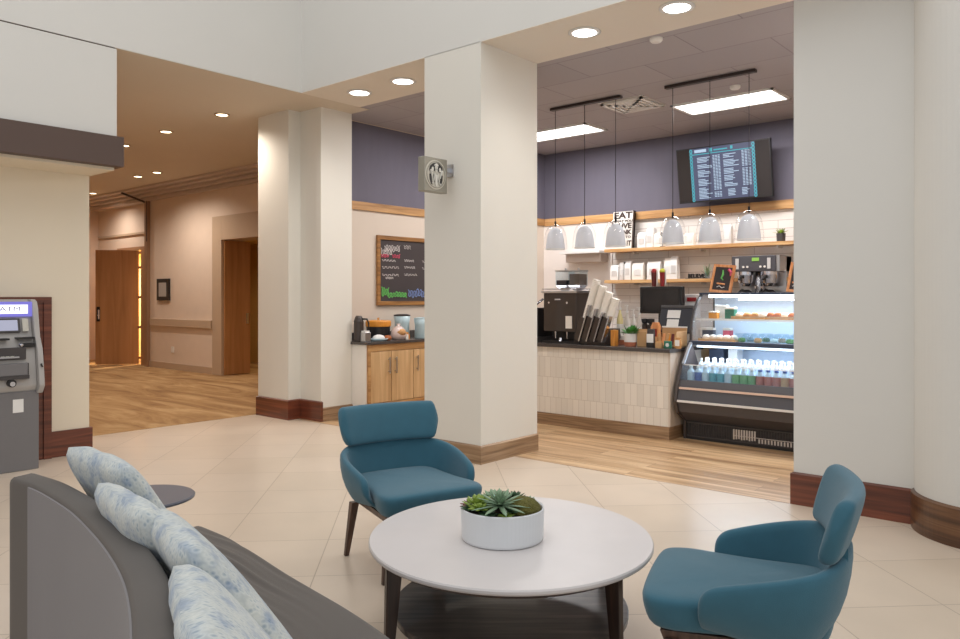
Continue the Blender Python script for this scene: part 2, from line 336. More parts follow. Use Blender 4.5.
def obj(name, bm, m, parent=None, smooth=False, bevel=0, seg=2, world=False, subsurf=0, autosmooth=False):
    bmesh.ops.recalc_face_normals(bm, faces=bm.faces)
    if world and parent is not None: bmesh.ops.transform(bm, matrix=WM[parent.name].inverted(), verts=bm.verts)
    me = bpy.data.meshes.new(name); bm.to_mesh(me); bm.free()
    me.materials.append(m)
    if smooth: me.polygons.foreach_set('use_smooth', [True]*len(me.polygons))
    o = bpy.data.objects.new(name, me); C.objects.link(o)
    if parent is not None:
        o.parent = parent; WM[o.name] = WM[parent.name]
    else: WM[o.name] = Matrix()
    if bevel:
        b = o.modifiers.new('bevel', 'BEVEL'); b.width = bevel; b.segments = seg; b.limit_method = 'ANGLE'; b.angle_limit = D2R(40)
        if not smooth:
            me.polygons.foreach_set('use_smooth', [True]*len(me.polygons)); b.harden_normals = True
    if subsurf:
        s = o.modifiers.new('sub', 'SUBSURF'); s.levels = subsurf; s.render_levels = subsurf
    return o
WM = {}
def thing(name, label, cat, loc=(0, 0, 0), rz=0, group=None):
    o = bpy.data.objects.new(name, None); C.objects.link(o); o.empty_display_size = 0.1
    o.location = loc; o.rotation_euler = (0, 0, rz); WM[o.name] = Matrix.Translation(Vector(loc)) @ Matrix.Rotation(rz, 4, 'Z')
    return tag(o, label, cat, group)
def tag(o, label, cat, group=None):
    o['label'] = label; o['category'] = cat
    if group: o['group'] = group
    return o
def struct(name, bm, m, **kw):
    o = obj(name, bm, m, **kw); o['kind'] = 'structure'; return o
def dup(root, loc, rz, label, group=None):
    r = root.copy(); C.objects.link(r); r.location = loc; r.rotation_euler = (0, 0, rz); r['label'] = label
    if group: r['group'] = group
    WM[r.name] = Matrix.Translation(Vector(loc)) @ Matrix.Rotation(rz, 4, 'Z')
    for ch in list(root.children):
        c = ch.copy(); C.objects.link(c); c.parent = r
        for g in ch.children:
            d = g.copy(); C.objects.link(d); d.parent = c
    return r
def text_bm(s, size, depth=0.004, bold=0.0, sx=1.0):
    """lettering as a mesh in the local XY plane, centred"""
    cu = bpy.data.curves.new('lettering', 'FONT'); cu.body = s; cu.size = size; cu.extrude = depth; cu.offset = bold
    cu.align_x = 'CENTER'; cu.align_y = 'CENTER'; cu.resolution_u = 3
    t = bpy.data.objects.new('lettering', cu); C.objects.link(t)
    bpy.context.view_layer.update()
    me = bpy.data.meshes.new_from_object(t.evaluated_get(bpy.context.evaluated_depsgraph_get()))
    bm = B(); bm.from_mesh(me); bpy.data.objects.remove(t); bpy.data.curves.remove(cu); bpy.data.meshes.remove(me)
    for v in bm.verts: v.co.x *= sx
    return bm
FX = Matrix(((1, 0, 0, 0), (0, 0, -1, 0), (0, 1, 0, 0), (0, 0, 0, 1)))          # XY plane -> faces -Y, upright
FP = Matrix(((0, 0, 1, 0), (1, 0, 0, 0), (0, 1, 0, 0), (0, 0, 0, 1)))          # XY plane -> faces +X, upright
def place(bm, base, loc): bmesh.ops.transform(bm, matrix=Matrix.Translation(Vector(loc)) @ base, verts=bm.verts); return bm

# ------------------------------------------------------------------ structure
TOP = 6.8; HZ = 3.665
bm = B(); prism(bm, [(-8.28, -4), (4, -4), (4, 5.5), (-8.28, 5.5)], -0.1, 0); struct('floor', bm, M['tile'])
bm = B(); prism(bm, [(-7.62, 5.5), (0.2, 5.5), (0.2, 9.9), (-7.62, 9.9)], -0.1, 0.001); struct('floor', bm, M['oakfloor'])
bm = B(); prism(bm, [(-18.6, -4), (-8.28, -4), (-8.28, 9.9), (-18.6, 9.9)], -0.1, 0.003); struct('floor', bm, M['carpet'])
# atrium front mass: bulkhead over the openings, the pillar, the right wall and its round column
bm = B(); box(bm, -6.9, 3.5, 5.05, 5.87, HZ, TOP); struct('wall_front', bm, M['paint'])
bm = B(); box(bm, -5.02, -4.335, 5.05, 5.87, 0, HZ); struct('wall_pillar', bm, M['column'])
bm = B(); prism(bm, [(-1.845, 5.52), (-1.10, 5.52), (-1.08, 5.52), (3.5, 5.52), (3.5, 5.87), (-1.845, 5.87)], 0, HZ); struct('wall_right', bm, M['paint'])
arc = lambda cx, cy, r, a0, a1, n: [(cx+r*math.cos(D2R(a0+(a1-a0)*i/n)), cy+r*math.sin(D2R(a0+(a1-a0)*i/n))) for i in range(n+1)]
cc = (-0.65, 5.60, 0.47)
cc2 = cc[2]-0.018
bm = B(); prism(bm, arc(cc[0], cc[1], cc2, 172, 360, 40)+[(cc[0]+cc2, 5.75), (cc[0]-cc2, 5.75)], 0, TOP); struct('wall_column', bm, M['paint'], smooth=False)
# atrium left mass
bm = B(); box(bm, -18.6, -7.5, 3.07, 9.0, HZ, HZ+.1); struct('ceiling', bm, M['hallceil'])
bm = B(); box(bm, -7.5, -6.9, 3.07, 5.87, HZ, TOP); struct('wall_left_bulkhead', bm, M['paint'])
bm = B(); box(bm, -7.9, -6.9, -4, 3.07, 2.87, HZ-0.012); struct('wall_left_upper', bm, M['paint'])
bm = B(); box(bm, -7.9, -6.9, -4, 3.07, HZ, TOP); struct('wall_left_top', bm, M['paint'])
bm = B(); box(bm, -7.9, -6.915, -4, 3.06, HZ-0.012, HZ); struct('trim_1', bm, M['beam'])
bm = B(); box(bm, -8.0, -6.86, -4, 3.12, 2.605, 2.872); struct('trim_2', bm, M['beam'], bevel=0.006)
bm = B(); box(bm, -7.9, -6.95, -4, 3.07, 2.58, 2.605); struct('trim_3', bm, M['cream'])
bm = B(); box(bm, -7.8, -7.45, -4, 3.06, 0, 2.58); struct('wall_left', bm, M['cream'])
bm = B(); box(bm, -7.5, -7.43, 2.72, 3.085, 0, 0.235); struct('baseboard_left', bm, M['cherry'], bevel=0.004)
bm = B(); box(bm, -7.47, -7.425, -1.0, 2.72, 0, 1.445); box(bm, -7.47, -7.41, 2.655, 2.72, 0, 1.45); box(bm, -7.47, -7.41, -1, 2.655, 1.40, 1.45); struct('trim_4', bm, M['cherry'])
# stepped column between hall and cafe, cafe side walls
bm = B(); prism(bm, [(-8.24, 5.39), (-7.615, 5.39), (-7.615, 5.56), (-7.22, 5.56), (-7.22, 6.02), (-8.24, 6.02)], 0, HZ); struct('wall_corner_column', bm, M['column'])
bm = B(); prism(bm, [(-8.24, 6.02), (-7.52, 6.02), (-7.52, 8.6), (-7.05, 8.6), (-7.05, 9.9), (-8.24, 9.9)], 0, 2.555); struct('wall_cafe_left', bm, M['cafewall'])
bm = B(); prism(bm, [(-8.24, 6.02), (-7.52, 6.02), (-7.52, 8.6), (-7.05, 8.6), (-7.05, 9.9), (-8.24, 9.9)], 2.555, HZ); struct('wall_cafe_left_upper', bm, M['purple'])
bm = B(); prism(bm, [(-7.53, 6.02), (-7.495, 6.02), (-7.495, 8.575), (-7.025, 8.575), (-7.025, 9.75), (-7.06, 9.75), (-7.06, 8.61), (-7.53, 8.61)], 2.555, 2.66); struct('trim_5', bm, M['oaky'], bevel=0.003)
bm = B(); box(bm, -7.05, -1.2, 9.75, 9.9, 2.55, HZ); struct('wall_back_upper', bm, M['purple'])
bm = B(); box(bm, -5.83, -1.2, 9.75, 9.9, 0, 2.55); struct('wall_back', bm, M['subway'])
bm = B(); box(bm, -7.05, -5.83, 9.72, 9.9, 0, 2.55); struct('wall_back_left', bm, M['cafewhite'])
bm = B(); box(bm, -7.02, -1.2, 9.70, 9.75, 2.548, 2.658); struct('trim_6', bm, M['oak'], bevel=0.003)
bm = B(); box(bm, -1.3, -1.2, 5.87, 9.75, 0, HZ); struct('wall_cafe_right', bm, M['cafewall'])
# cherry baseboards on the column and the right wall, oak ones on the pillar
def base_run(name, pts, m, h, t=0.018, cap=True):
    """board that follows a plan polyline, offset t to its right-hand side"""
    bm = B(); P = [Vector((x, y, 0)) for x, y in pts]; off = []
    for i, p in enumerate(P):
        ds = []
        if i > 0: ds.append((p-P[i-1]).normalized())
        if i < len(P)-1: ds.append((P[i+1]-p).normalized())
        ns = [Vector((d.y, -d.x, 0)) for d in ds]; n = sum(ns, Vector()).normalized(); n = n/max(0.4, n.dot(ns[0]))
        off.append(p+n*t)
    rings = [[p.xyz, p+Vector((0, 0, h)), q+Vector((0, 0, h-0.012)) if cap else q+Vector((0, 0, h)), q.xyz] for p, q in zip(P, off)]
    loft(bm, rings); return struct(name, bm, m)
base_run('baseboard_column', [(-8.24, 5.60), (-8.24, 5.39), (-7.615, 5.39), (-7.615, 5.56), (-7.22, 5.56), (-7.22, 5.575)], M['cherry'], 0.235, 0.02)
base_run('baseboard_column_side', [(-7.22, 5.575), (-7.22, 6.02), (-7.52, 6.02)], M['oakbase'], 0.16, 0.016)
base_run('baseboard_pillar', [(-5.02, 5.87), (-5.02, 5.05), (-4.335, 5.05), (-4.335, 5.87)], M['oakbase'], 0.16, 0.016)
base_run('baseboard_right', [(-1.845, 5.87), (-1.845, 5.52), (-1.085, 5.52)], M['cherry'], 0.225, 0.018)
base_run('baseboard_round', arc(cc[0], cc[1], cc2, 188, 350, 40), M['walnut'], 0.235, 0.02)
# ceilings
bm = B(); box(bm, -6.9, 3.5, 5.05, 5.87, HZ-0.004, HZ); struct('ceiling', bm, M['soffit'])
bm = B(); prism(bm, [(-18.6, 3.07), (-6.905, 3.07), (-6.905, 6.02), (-8.24, 6.02), (-8.24, 9.0), (-18.6, 9.0)], HZ-0.004, HZ-0.0005); struct('ceiling', bm, M['hallceil'])
bm = B(); box(bm, -7.6, -1.2, 5.87, 9.9, HZ+0.004, HZ+0.1); struct('ceiling', bm, M['cafeceil'])
# hall
bm = B(); box(bm, -15.62, -13.13, 7.63, 7.8, 0, HZ); box(bm, -13.13, -11.40, 7.63, 7.8, 2.93, HZ); box(bm, -11.40, -8.24, 7.63, 7.8, 0, HZ); struct('wall_hall_back', bm, M['hallwall'])
bm = B(); box(bm, -13.15, -12.83, 7.61, 8.05, 0, 2.945); box(bm, -12.83, -11.40, 7.61, 8.05, 2.50, 2.945); box(bm, -11.60, -11.30, 7.61, 8.05, 0, 2.945); struct('trim_7', bm, M['halltrim'], bevel=0.006)
bm = B(); box(bm, -15.5, -11.5, 9.6, 9.7, 0, 2.6); box(bm, -15.6, -15.5, 8.05, 9.7, 0, 2.65); box(bm, -11.6, -11.5, 8.05, 9.7, 0, 2.6); box(bm, -15.5, -12.83, 7.95, 8.05, 0, 2.6); box(bm, -15.5, -11.5, 8.05, 9.7, 2.6, 2.65); struct('wall_side_room', bm, mat('ochre_room_paint', srgb(206, 172, 112), .7, world=True))
spot('side_room_lamp', (-13.2, 8.9, 2.5), 60, (1, .78, .45), 160)
bm = B(); box(bm, -18.5, -18.36, 3.07, 7.9, 0, HZ); struct('wall_hall_end', bm, M['hallwall'])
bm = B(); box(bm, -18.36, -17.25, 7.75, 7.9, 0, HZ); box(bm, -17.25, -16.20, 7.75, 7.9, 2.46, HZ); box(bm, -16.20, -15.5, 7.75, 7.9, 0, HZ); struct('wall_hall_recess', bm, M['hallwall'])
bm = B(); box(bm, -18.36, -8.05, 2.95, 3.05, 0, HZ); struct('wall_hall_near', bm, M['hallwall'])
bm = B(); box(bm, -17.7, -15.7, 9.2, 9.3, 0, 2.7); box(bm, -17.7, -17.6, 7.9, 9.2, 0, 2.7); box(bm, -15.8, -15.7, 7.9, 9.2, 0, 2.7); box(bm, -17.7, -15.7, 7.9, 9.3, 2.7, 2.8); struct('wall_far_room', bm, mat('pale_warm_room_paint', srgb(240, 214, 160), .7, world=True))
spot('far_room_lamp', (-16.6, 8.7, 2.6), 420, (1, .84, .58), 165)
for k, (yy, z0, z1) in enumerate(((7.20, 3.62, HZ), (7.33, 3.575, 3.618), (7.45, 3.515, 3.57), (7.55, 3.44, 3.51))):
    bm = B(); box(bm, -18.36, -8.24, yy, 7.76, z0, z1); struct('trim_%d' % (8+k), bm, M['crown'], bevel=0.008)
bm = B(); box(bm, -15.52, -13.15, 7.58, 7.63, 0.86, 1.01); struct('trim_14', bm, M['halltrim'], bevel=0.006)
bm = B(); box(bm, -15.6, -13.15, 7.61, 7.63, 0, 0.13); struct('baseboard_hall', bm, M['halltrim'])
bm = B(); box(bm, -15.72, -15.60, 7.56, 7.75, 0, 3.44); struct('trim_15', bm, mat('brown_corner_post', srgb(150, 116, 88), 0.5), bevel=0.006)
bm = B(); rod(bm, (-15.70, 7.57, 3.42), (-15.95, 7.19, 3.60), .022, n=8); rod(bm, (-15.62, 7.565, 2.6), (-15.62, 7.565, 3.44), .016, n=8); struct('trim_12', bm, M['darkwood'])
bm = B(); box(bm, -18.30, -15.72, 7.71, 7.75, 2.79, 2.84); struct('trim_16', bm, M['halltrim'], bevel=0.004)
bm = B(); box(bm, -16.205, -15.72, 7.72, 7.75, 0, 2.53); box(bm, -17.33, -16.205, 7.72, 7.75, 2.46, 2.53); box(bm, -17.33, -17.25, 7.72, 7.75, 0, 2.46); struct('trim_17', bm, mat('brown_door_casing', srgb(168, 126, 92), .5, world=True))
DM = Matrix.Translation((-16.375, 7.76, 0)) @ Matrix.Rotation(math.atan2(-.70, -.49), 4, 'Z')
bm = B(); box(bm, 0, .855, -.022, .022, 0.012, 2.455, DM); dr = struct('door_1', bm, M['door'], bevel=0.002)
bm = B(); box(bm, .765, .83, .022, .036, .93, 1.24, DM); obj('handle_plate', bm, M['blackmetal'], dr)
bm = B(); box(bm, .77, .80, .036, .050, .98, 1.18, DM); box(bm, .76, .80, .036, .09, 1.05, 1.075, DM); obj('door_handle', bm, M['chrome'], dr)
for z in (.12, .78, 1.42, 2.06, 2.38):
    bm = B(); box(bm, -16.39, -16.20, 7.735, 7.765, z, z+.05); obj('hinge', bm, M['door'], dr)
bm = B(); box(bm, -12.83, -12.785, 7.66, 8.19, 0.01, 2.49)
dr = struct('door_2', bm, M['door'], bevel=0.003)
bm = B(); box(bm, -12.785, -12.76, 8.10, 8.14, 0.95, 1.15); obj('door_handle', bm, M['steel'], dr)

# ------------------------------------------------------------------ ceiling fixtures
def downlight(x, y, lab, group, r, m, ml, power, col, size=140):
    t = thing('recessed_downlight', lab, 'ceiling light', (x, y, HZ-0.004), 0, group)
    bm = B(); lathe(bm, [(r, -0.001), (r*1.28, -0.001), (r*1.30, -0.007), (r*0.98, -0.012), (r*0.98, -0.001)], n=32, cap0=False, cap1=False); obj('trim_ring', bm, m, t, smooth=True)
    bm = B(); lathe(bm, [(r*0.99, -0.002), (r*0.99, -0.008)], n=32); obj('diffuser', bm, ml, t)
    spot('downlight_beam', (x, y, HZ-0.04), power, col, size, 0.8, 0.09)
for x, y, s in ((-6.398, 5.442, 'leftmost of the four, over the left opening'), (-5.721, 5.443, 'just left of the white pillar'), (-3.517, 5.426, 'first to the right of the white pillar'), (-2.68, 5.419, 'at the top edge, furthest right')):
    downlight(x, y, 'round bright recessed light in the bulkhead soffit, '+s, 'soffit downlights', 0.105, M['white'], M['lamp'], 34, (1, 0.96, 0.91))
for x, y, s in ((-9.859, 5.037, 'second nearest, above the hall entrance'), (-8.429, 5.011, 'nearest, beside the stepped column'), (-11.231, 5.102, 'half hidden by the dark beam end'), (-13.914, 6.576, 'left of the far pair'), (-13.214, 6.585, 'right of the far pair'), (-16.9, 7.02, 'farthest, above the open brown door')):
    downlight(x, y, 'small warm recessed hall light, '+s, 'hall downlights', 0.07, M['halltrim'], M['warmlamp'], 104, (1, 0.89, 0.78), 155)
def troffer(pts, lab, power=54):
    cx = sum(p[0] for p in pts)/4; cy = sum(p[1] for p in pts)/4
    t = thing('ceiling_light_panel', lab, 'ceiling light', (cx, cy, HZ+0.004), 0, 'cafe light panels')
    x0, x1, y0, y1 = [v for v in (min(p[0] for p in pts)-cx, max(p[0] for p in pts)-cx, min(p[1] for p in pts)-cy, max(p[1] for p in pts)-cy)]
    bm = B(); box(bm, x0, x1, y0, y0+.03, -.02, 0); box(bm, x0, x1, y1-.03, y1, -.02, 0); box(bm, x0, x0+.03, y0, y1, -.02, 0); box(bm, x1-.03, x1, y0, y1, -.02, 0); obj('frame', bm, M['white'], t)
    bm = B(); box(bm, x0+.03, x1-.03, y0+.03, y1-.03, -.012, -.002); obj('diffuser', bm, M['panel'], t)
    bm = B(); box(bm, x0+.03, x1-.03, -.012, .012, -.016, -.012); obj('center_rib', bm, M['white'], t)
    area('panel_light', (cx, cy, HZ-0.03), (0, 0, 0), x1-x0-.1, y1-y0-.1, power, (1, 0.98, 0.985))
troffer([(-4.13, 8.18), (-2.95, 8.18), (-2.95, 8.74), (-4.13, 8.74)], 'long bright ceiling light panel on the right, above the menu screen')
troffer([(-6.5, 8.27), (-5.35, 8.27), (-5.35, 8.81), (-6.5, 8.81)], 'bright ceiling light panel on the left, partly behind the pillar')
troffer([(-6.6, 6.7), (-5.72, 6.7), (-5.72, 7.25), (-6.6, 7.25)], 'unseen light panel added behind the white pillar to brighten the cafe', 18)  # out of view, added as frontal fill for the cafe back wall
troffer([(-1.93, 6.4), (-1.38, 6.4), (-1.38, 7.3), (-1.93, 7.3)], 'unseen light panel added behind the right white wall to brighten the cafe', 30)  # another unseen extra, raising the cafe light level from the right
t = thing('ceiling_vent', 'square white louvred air vent in the grey cafe ceiling between the light panels', 'air vent', (-4.43, 7.83, HZ+0.004))
bm = B(); box(bm, -.28, .28, -.28, .28, -.008, 0); obj('backing', bm, M['greygoods'], t)
for k, s in enumerate((0.26, 0.20, 0.14, 0.08)):
    bm = B()
    for a in range(4):
        R_ = Matrix.Rotation(a*PI/2, 4, 'Z'); box(bm, -s, s, -s, -s+0.035, -.03, -.012, R_)
    obj('louvre', bm, M['white'], t)
for x, y, nm, lab in ((-3.15, 5.98, 'smoke_detector', 'small white disc on the cafe ceiling beside the soffit edge'), (-3.235, 7.876, 'sprinkler_head', 'small white ceiling disc between pendant bar and light panel'), (-5.55, 6.35, 'smoke_detector', 'white ceiling disc seen through the left opening beside the pillar')):
    bm = B(); lathe(bm, [(0.055, 0), (0.055, -0.02), (0.04, -0.035), (0.0, -0.036)], (x, y, HZ+0.004), 24, cap1=False); tag(obj(nm, bm, M['white'], smooth=False), lab, 'ceiling detector')
bm = B(); box(bm, -6.45, -5.90, 6.50, 6.53, HZ-0.016, HZ+0.004); box(bm, -5.95, -5.90, 6.50, 6.85, HZ-0.016, HZ+0.004); tag(obj('ceiling_track', bm, M['bronze']), 'dark thin L-shaped track on the cafe ceiling in the left opening', 'ceiling track')

# pendants: two bars, three double domes each
def pendant(x0, x1, y, xs, lab):
    t = thing('pendant_light', lab, 'pendant light', ((x0+x1)/2, y, HZ+0.004), 0, 'pendant bars over the counter')
    mx = (x0+x1)/2
    bm = B(); box(bm, x0-mx, x1-mx, -.03, .03, -.035, -.005); box(bm, -.08, .08, -.02, .02, -.006, 0); obj('canopy_bar', bm, M['bronze'], t, bevel=0.004)
    for x in xs:
        zb = 2.005-HZ-0.004; x = x-mx
        bm = B(); rod(bm, (x, 0, -.02), (x, 0, zb+.285), 0.0035, n=6); rod(bm, (x, 0, zb+.27), (x, 0, zb+.33), 0.011, n=10); obj('cord', bm, M['blackmetal'], t)
        bm = B(); pr = [(.138, 0), (.137, .06), (.131, .13), (.117, .20), (.092, .25), (.055, .283), (.012, .295)]
        lathe(bm, pr, (x, 0, zb), 32, cap0=False, cap1=False); g = obj('glass_shade', bm, M['glass'], t, smooth=True)
        bm = B(); pr = [(.112, 0.005), (.108, .06), (.100, .12), (.088, .18), (.064, .225), (.03, .25), (.011, .255)]
        lathe(bm, pr, (x, 0, zb), 32, cap0=False, cap1=False); s = obj('inner_shade', bm, M['mesh'], t, smooth=True)
        bm = B()
        lathe(bm, [(.116, .0), (.116, .010), (.106, .010), (.106, 0)], (x, 0, zb), 32, cap0=False, cap1=False); obj('shade_rim', bm, M['white'], s)
        bm = B(); lathe(bm, [(.0, .12), (.025, .13), (.032, .155), (.022, .19), (.012, .24)], (x, 0, zb), 16, cap0=False, cap1=False); obj('bulb', bm, M['white'], s, smooth=True)
pendant(-5.26, -4.32, 7.40, (-5.20, -4.795, -4.391), 'dark bar with three glass dome pendants over the coffee machine, left bar')
pendant(-3.79, -2.83, 7.40, (-3.707, -3.30, -2.899), 'dark bar with three glass dome pendants in front of the menu screen, right bar')

# ------------------------------------------------------------------ blade sign
t = thing('blade_sign', 'square grey blade sign with a round two-tailed mermaid logo on the white pillar', 'sign', (-4.69, 5.05, 2.515))
bm = B(); box(bm, -.04, .04, -.372, -.088, -.152, .147); obj('sign_box', bm, M['signgrey'], t, bevel=0.006)
bm = B(); box(bm, -.012, .012, -.09, -.012, .045, .085); box(bm, -.04, .04, -.015, 0, .01, .12); obj('bracket', bm, M['steel'], t)
def disc_yz(bm, cy, cz, r, x, th=0.004, n=40, ry=None):
    ry = ry or r
    loft(bm, [[(x, cy+ry*math.cos(2*PI*i/n), cz+r*math.sin(2*PI*i/n)) for i in range(n)], [(x+th, cy+ry*math.cos(2*PI*i/n), cz+r*math.sin(2*PI*i/n)) for i in range(n)]])
CY, CZ = -.240, -.003
bm = B(); disc_yz(bm, CY, CZ, .128, .040, .006); lg = obj('logo_disc', bm, M['signlite'], t)
bm = B(); n = 40                                                  # ring round the figure
loft(bm, [[(.048, CY+r*math.cos(a), CZ+r*math.sin(a)) for r in (.110, .116)]+[(.051, CY+r*math.cos(a), CZ+r*math.sin(a)) for r in (.116, .110)] for a in [2*PI*i/n for i in range(n+1)]])
obj('logo_ring', bm, M['signgrey'], lg)
bm = B()
def patch(bm, pts, x=.0485, th=.003): loft(bm, [[(x, CY+y, CZ+z) for y, z in pts], [(x+th, CY+y, CZ+z) for y, z in pts]])
patch(bm, [(-.085, .03), (-.075, .07), (-.04, .096), (0, .102), (.04, .096), (.075, .07), (.085, .03), (.05, .02), (.035, .03), (.0, .035), (-.035, .03), (-.05, .02)])
for s in (-1, 1):
    patch(bm, [(s*.060, .005), (s*.082, .0), (s*.078, -.045), (s*.062, -.085), (s*.045, -.09), (s*.052, -.05)])
    patch(bm, [(s*.022, .005), (s*.032, .0), (s*.030, -.05), (s*.018, -.07)])
obj('logo_field', bm, M['black'], lg)
bm = B()
disc_yz(bm, CY, CZ+.062, .021, .052, .004, 20, .018); disc_yz(bm, CY, CZ+.038, .014, .052, .004, 16)
patch(bm, [(-.03, .075), (-.018, .092), (0, .099), (.018, .092), (.03, .075), (.0, .083)], .052, .005)
for s in (-1, 1):
    disc_yz(bm, CY+s*.045, CZ+.045, .02, .052, .003, 16, .013)
    tube(bm, [(.053, CY+s*.02, CZ+.01), (.053, CY+s*.028, CZ-.04), (.053, CY+s*.04, CZ-.075), (.053, CY+s*.053, CZ-.082)], [.007, .006, .005, .009], 6)
    tube(bm, [(.053, CY+s*.070, CZ+.04), (.053, CY+s*.056, CZ+.0), (.053, CY+s*.05, CZ-.03)], [.012, .007, .004], 6)
patch(bm, [(-.016, .0), (.016, .0), (.013, -.09), (0, -.104), (-.013, -.09)], .052, .003)
obj('logo_figure', bm, mat('logo_pale_grey', srgb(206, 204, 196), .5), lg)

# ------------------------------------------------------------------ ATM
t = thing('atm', 'grey cash machine with lit header against the brown panel by the left wall', 'cash machine', (-7.24, 2.275, 0))
bm = B(); box(bm, -.17, .17, -.22, .22, 0, 0.66); obj('base_cabinet', bm, M['atmdark'], t, bevel=0.006)
prof = [(-.17, .64), (.19, .64), (.235, .70), (.235, .72), (.215, .86), (.20, .95), (.185, 1.02), (.13, 1.12), (.10, 1.28), (.085, 1.36), (.06, 1.41), (.02, 1.43), (-.17, 1.43)]
def prism_y(bm, poly, y0, y1): loft(bm, [[(x, y0, z) for x, z in poly], [(x, y1, z) for x, z in poly]])
bm = B(); prism_y(bm, [(x-(.05 if x > 0 else 0), z) for x, z in prof], -.20, .20); obj('upper_body', bm, M['atmgrey'], t, bevel=0.006)
for s in (-1, 1):
    bm = B(); prism_y(bm, prof, s*.20, s*.245); obj('side_cheek', bm, M['atmgrey'], t, bevel=0.008)
bm = B(); box(bm, .03, .07, -.20, .20, 1.285, 1.41); hd = obj('header_light', bm, M['atmblue'], t)
bm = B(); box(bm, .07, .078, -.185, .165, 1.31, 1.385); obj('header_panel', bm, M['atmlit'], hd)
bm = text_bm('ATM', 0.05, 0.001, 0.0, 1.6); place(bm, FP, (.0795, .03, 1.348)); obj('header_lettering', bm, M['atmtext'], hd)
tilt = lambda x, z, a: Matrix.Translation((x, 0, z)) @ Matrix.Rotation(D2R(a), 4, 'Y')
bm = B(); box(bm, -.01, .012, -.155, .105, -.055, .065, tilt(.072, 1.205, -14)); sc = obj('screen_bezel', bm, M['darkgrey'], t, bevel=0.003)
bm = B(); box(bm, .012, .015, -.135, .085, -.04, .05, tilt(.072, 1.205, -14)); obj('screen', bm, M['atmscreen'], sc)
bm = B(); box(bm, .0, .02, .12, .165, -.05, .06, tilt(.072, 1.205, -14)); obj('button_column', bm, M['signlite'], t)
bm = B(); box(bm, .06, .165, -.19, .0, 1.093, 1.108); box(bm, .06, .165, .06, .19, 1.098, 1.113); obj('receipt_slot', bm, M['black'], t)
bm = B(); box(bm, .06, .162, .10, .19, 1.03, 1.062); obj('card_reader', bm, M['black'], t, bevel=0.004)
bm = B(); lathe(bm, [(.018, 0), (.012, .012), (0, .014)], (0, 0, 0), 16, cap1=False); bmesh.ops.transform(bm, matrix=Matrix.Translation((.165, .085, 1.05)) @ Matrix.Rotation(PI/2, 4, 'Y'), verts=bm.verts); obj('card_light', bm, M['chrome'], t)
bm = B(); box(bm, .08, .176, -.16, .12, .93, 1.03); kp = obj('keypad_recess', bm, M['darkgrey'], t, bevel=0.004)
bm = B(); box(bm, .10, .20, -.10, .06, .945, .957, Matrix.Rotation(0, 4, 'Y')); obj('keypad_plate', bm, M['steel'], kp)
bm = B()
for i in range(4):
    for j in range(3): box(bm, .115+i*.02, .129+i*.02, -.07+j*.035, -.045+j*.035, .957, .962)
obj('keys', bm, M['signlite'], kp)
bm = B(); box(bm, .16, .218, -.13, .13, .77, .80); box(bm, .16, .205, -.13, -.12, .77, .90); box(bm, .16, .205, .12, .13, .77, .90); obj('cash_tray', bm, M['darkgrey'], t)
bm = B(); box(bm, .12, .212, -.12, .12, .80, .90); obj('cash_door', bm, M['atmdark'], t, bevel=0.004)
bm = B(); rod(bm, (.17, .0, .74), (.222, .0, .74), .032, n=24); lk = obj('lock_surround', bm, M['black'], t)
bm = B(); rod(bm, (.222, .0, .735), (.232, .0, .735), .02, n=20); obj('lock', bm, M['chrome'], lk)
bm = B(); rod(bm, (.215, .222, .885), (.238, .222, .865), .008, n=10); obj('headphone_jack', bm, M['black'], t)
bm = B(); box(bm, .1705, .1725, .02, .10, .49, .60); obj('paper_label', bm, M['paper'], t)

# ------------------------------------------------------------------ small hall objects
t = thing('wall_plaque', 'small dark framed notice on the pale hall wall above the chair rail', 'plaque', (-15.0, 7.62, 1.60))
bm = B(); box(bm, -.25, .25, -.03, .01, -.22, .22); obj('frame', bm, M['black'], t, bevel=0.004)
bm = B(); box(bm, -.15, .15, -.034, -.03, -.14, .14); obj('notice_sheet', bm, M['atmgrey'], t)
bm = B(); box(bm, -14.70, -14.60, 7.615, 7.63, .34, .46); tag(obj('wall_outlet', bm, M['white'], bevel=0.003), 'small pale electrical outlet low on the hall wall under the chair rail', 'outlet')
t = thing('low_cabinet', 'dark low cabinet just inside the lit side room doorway', 'cabinet', (-13.3, 8.75, 0))
bm = B(); box(bm, -.20, .24, .2, .6, .0, .86); obj('body', bm, M['darkwood'], t); bm = B(); box(bm, -.23, .24, .17, .62, .86, .89); obj('top', bm, M['black'], t)

# ------------------------------------------------------------------ cafe joinery
def at(px, Y, py=None):
    """world x (and height) on the plane y = Y for a measured sight line of the photograph"""
    dx = -math.sin(YAW)+(px-480)/FPX*math.cos(YAW); dy = math.cos(YAW)+(px-480)/FPX*math.sin(YAW)
    tt = Y/dy
    return dx*tt if py is None else (dx*tt, EYE-(py-HOR)*tt/FPX)
CT = 0.925
t = thing('service_counter', 'long cafe service counter faced in vertical cream tiles with an oak kick board', 'counter', (-4.6, 7.5, 0))
bm = B(); box(bm, -5.55, -3.62, 7.13, 7.85, .13, CT-.04); obj('tile_front', bm, M['countertile'], t, world=True)
bm = B(); box(bm, -5.55, -3.605, 7.115, 7.84, 0, .135); obj('kick_board', bm, M['oakbase'], t, world=True)
bm = B(); box(bm, -3.622, -3.600, 7.13, 7.85, .135, CT-.04); obj('end_panel', bm, M['cafewall'], t, world=True)
bm = B(); box(bm, -5.6, -3.585, 7.09, 7.88, CT-.04, CT); tag(obj('countertop', bm, M['countertop'], bevel=0.004), 'dark speckled stone slab lying on the tiled service counter', 'countertop')
t = thing('back_counter', 'low cabinet run along the white subway tiles behind the service counter', 'cabinet', (-3.9, 9.4, 0))
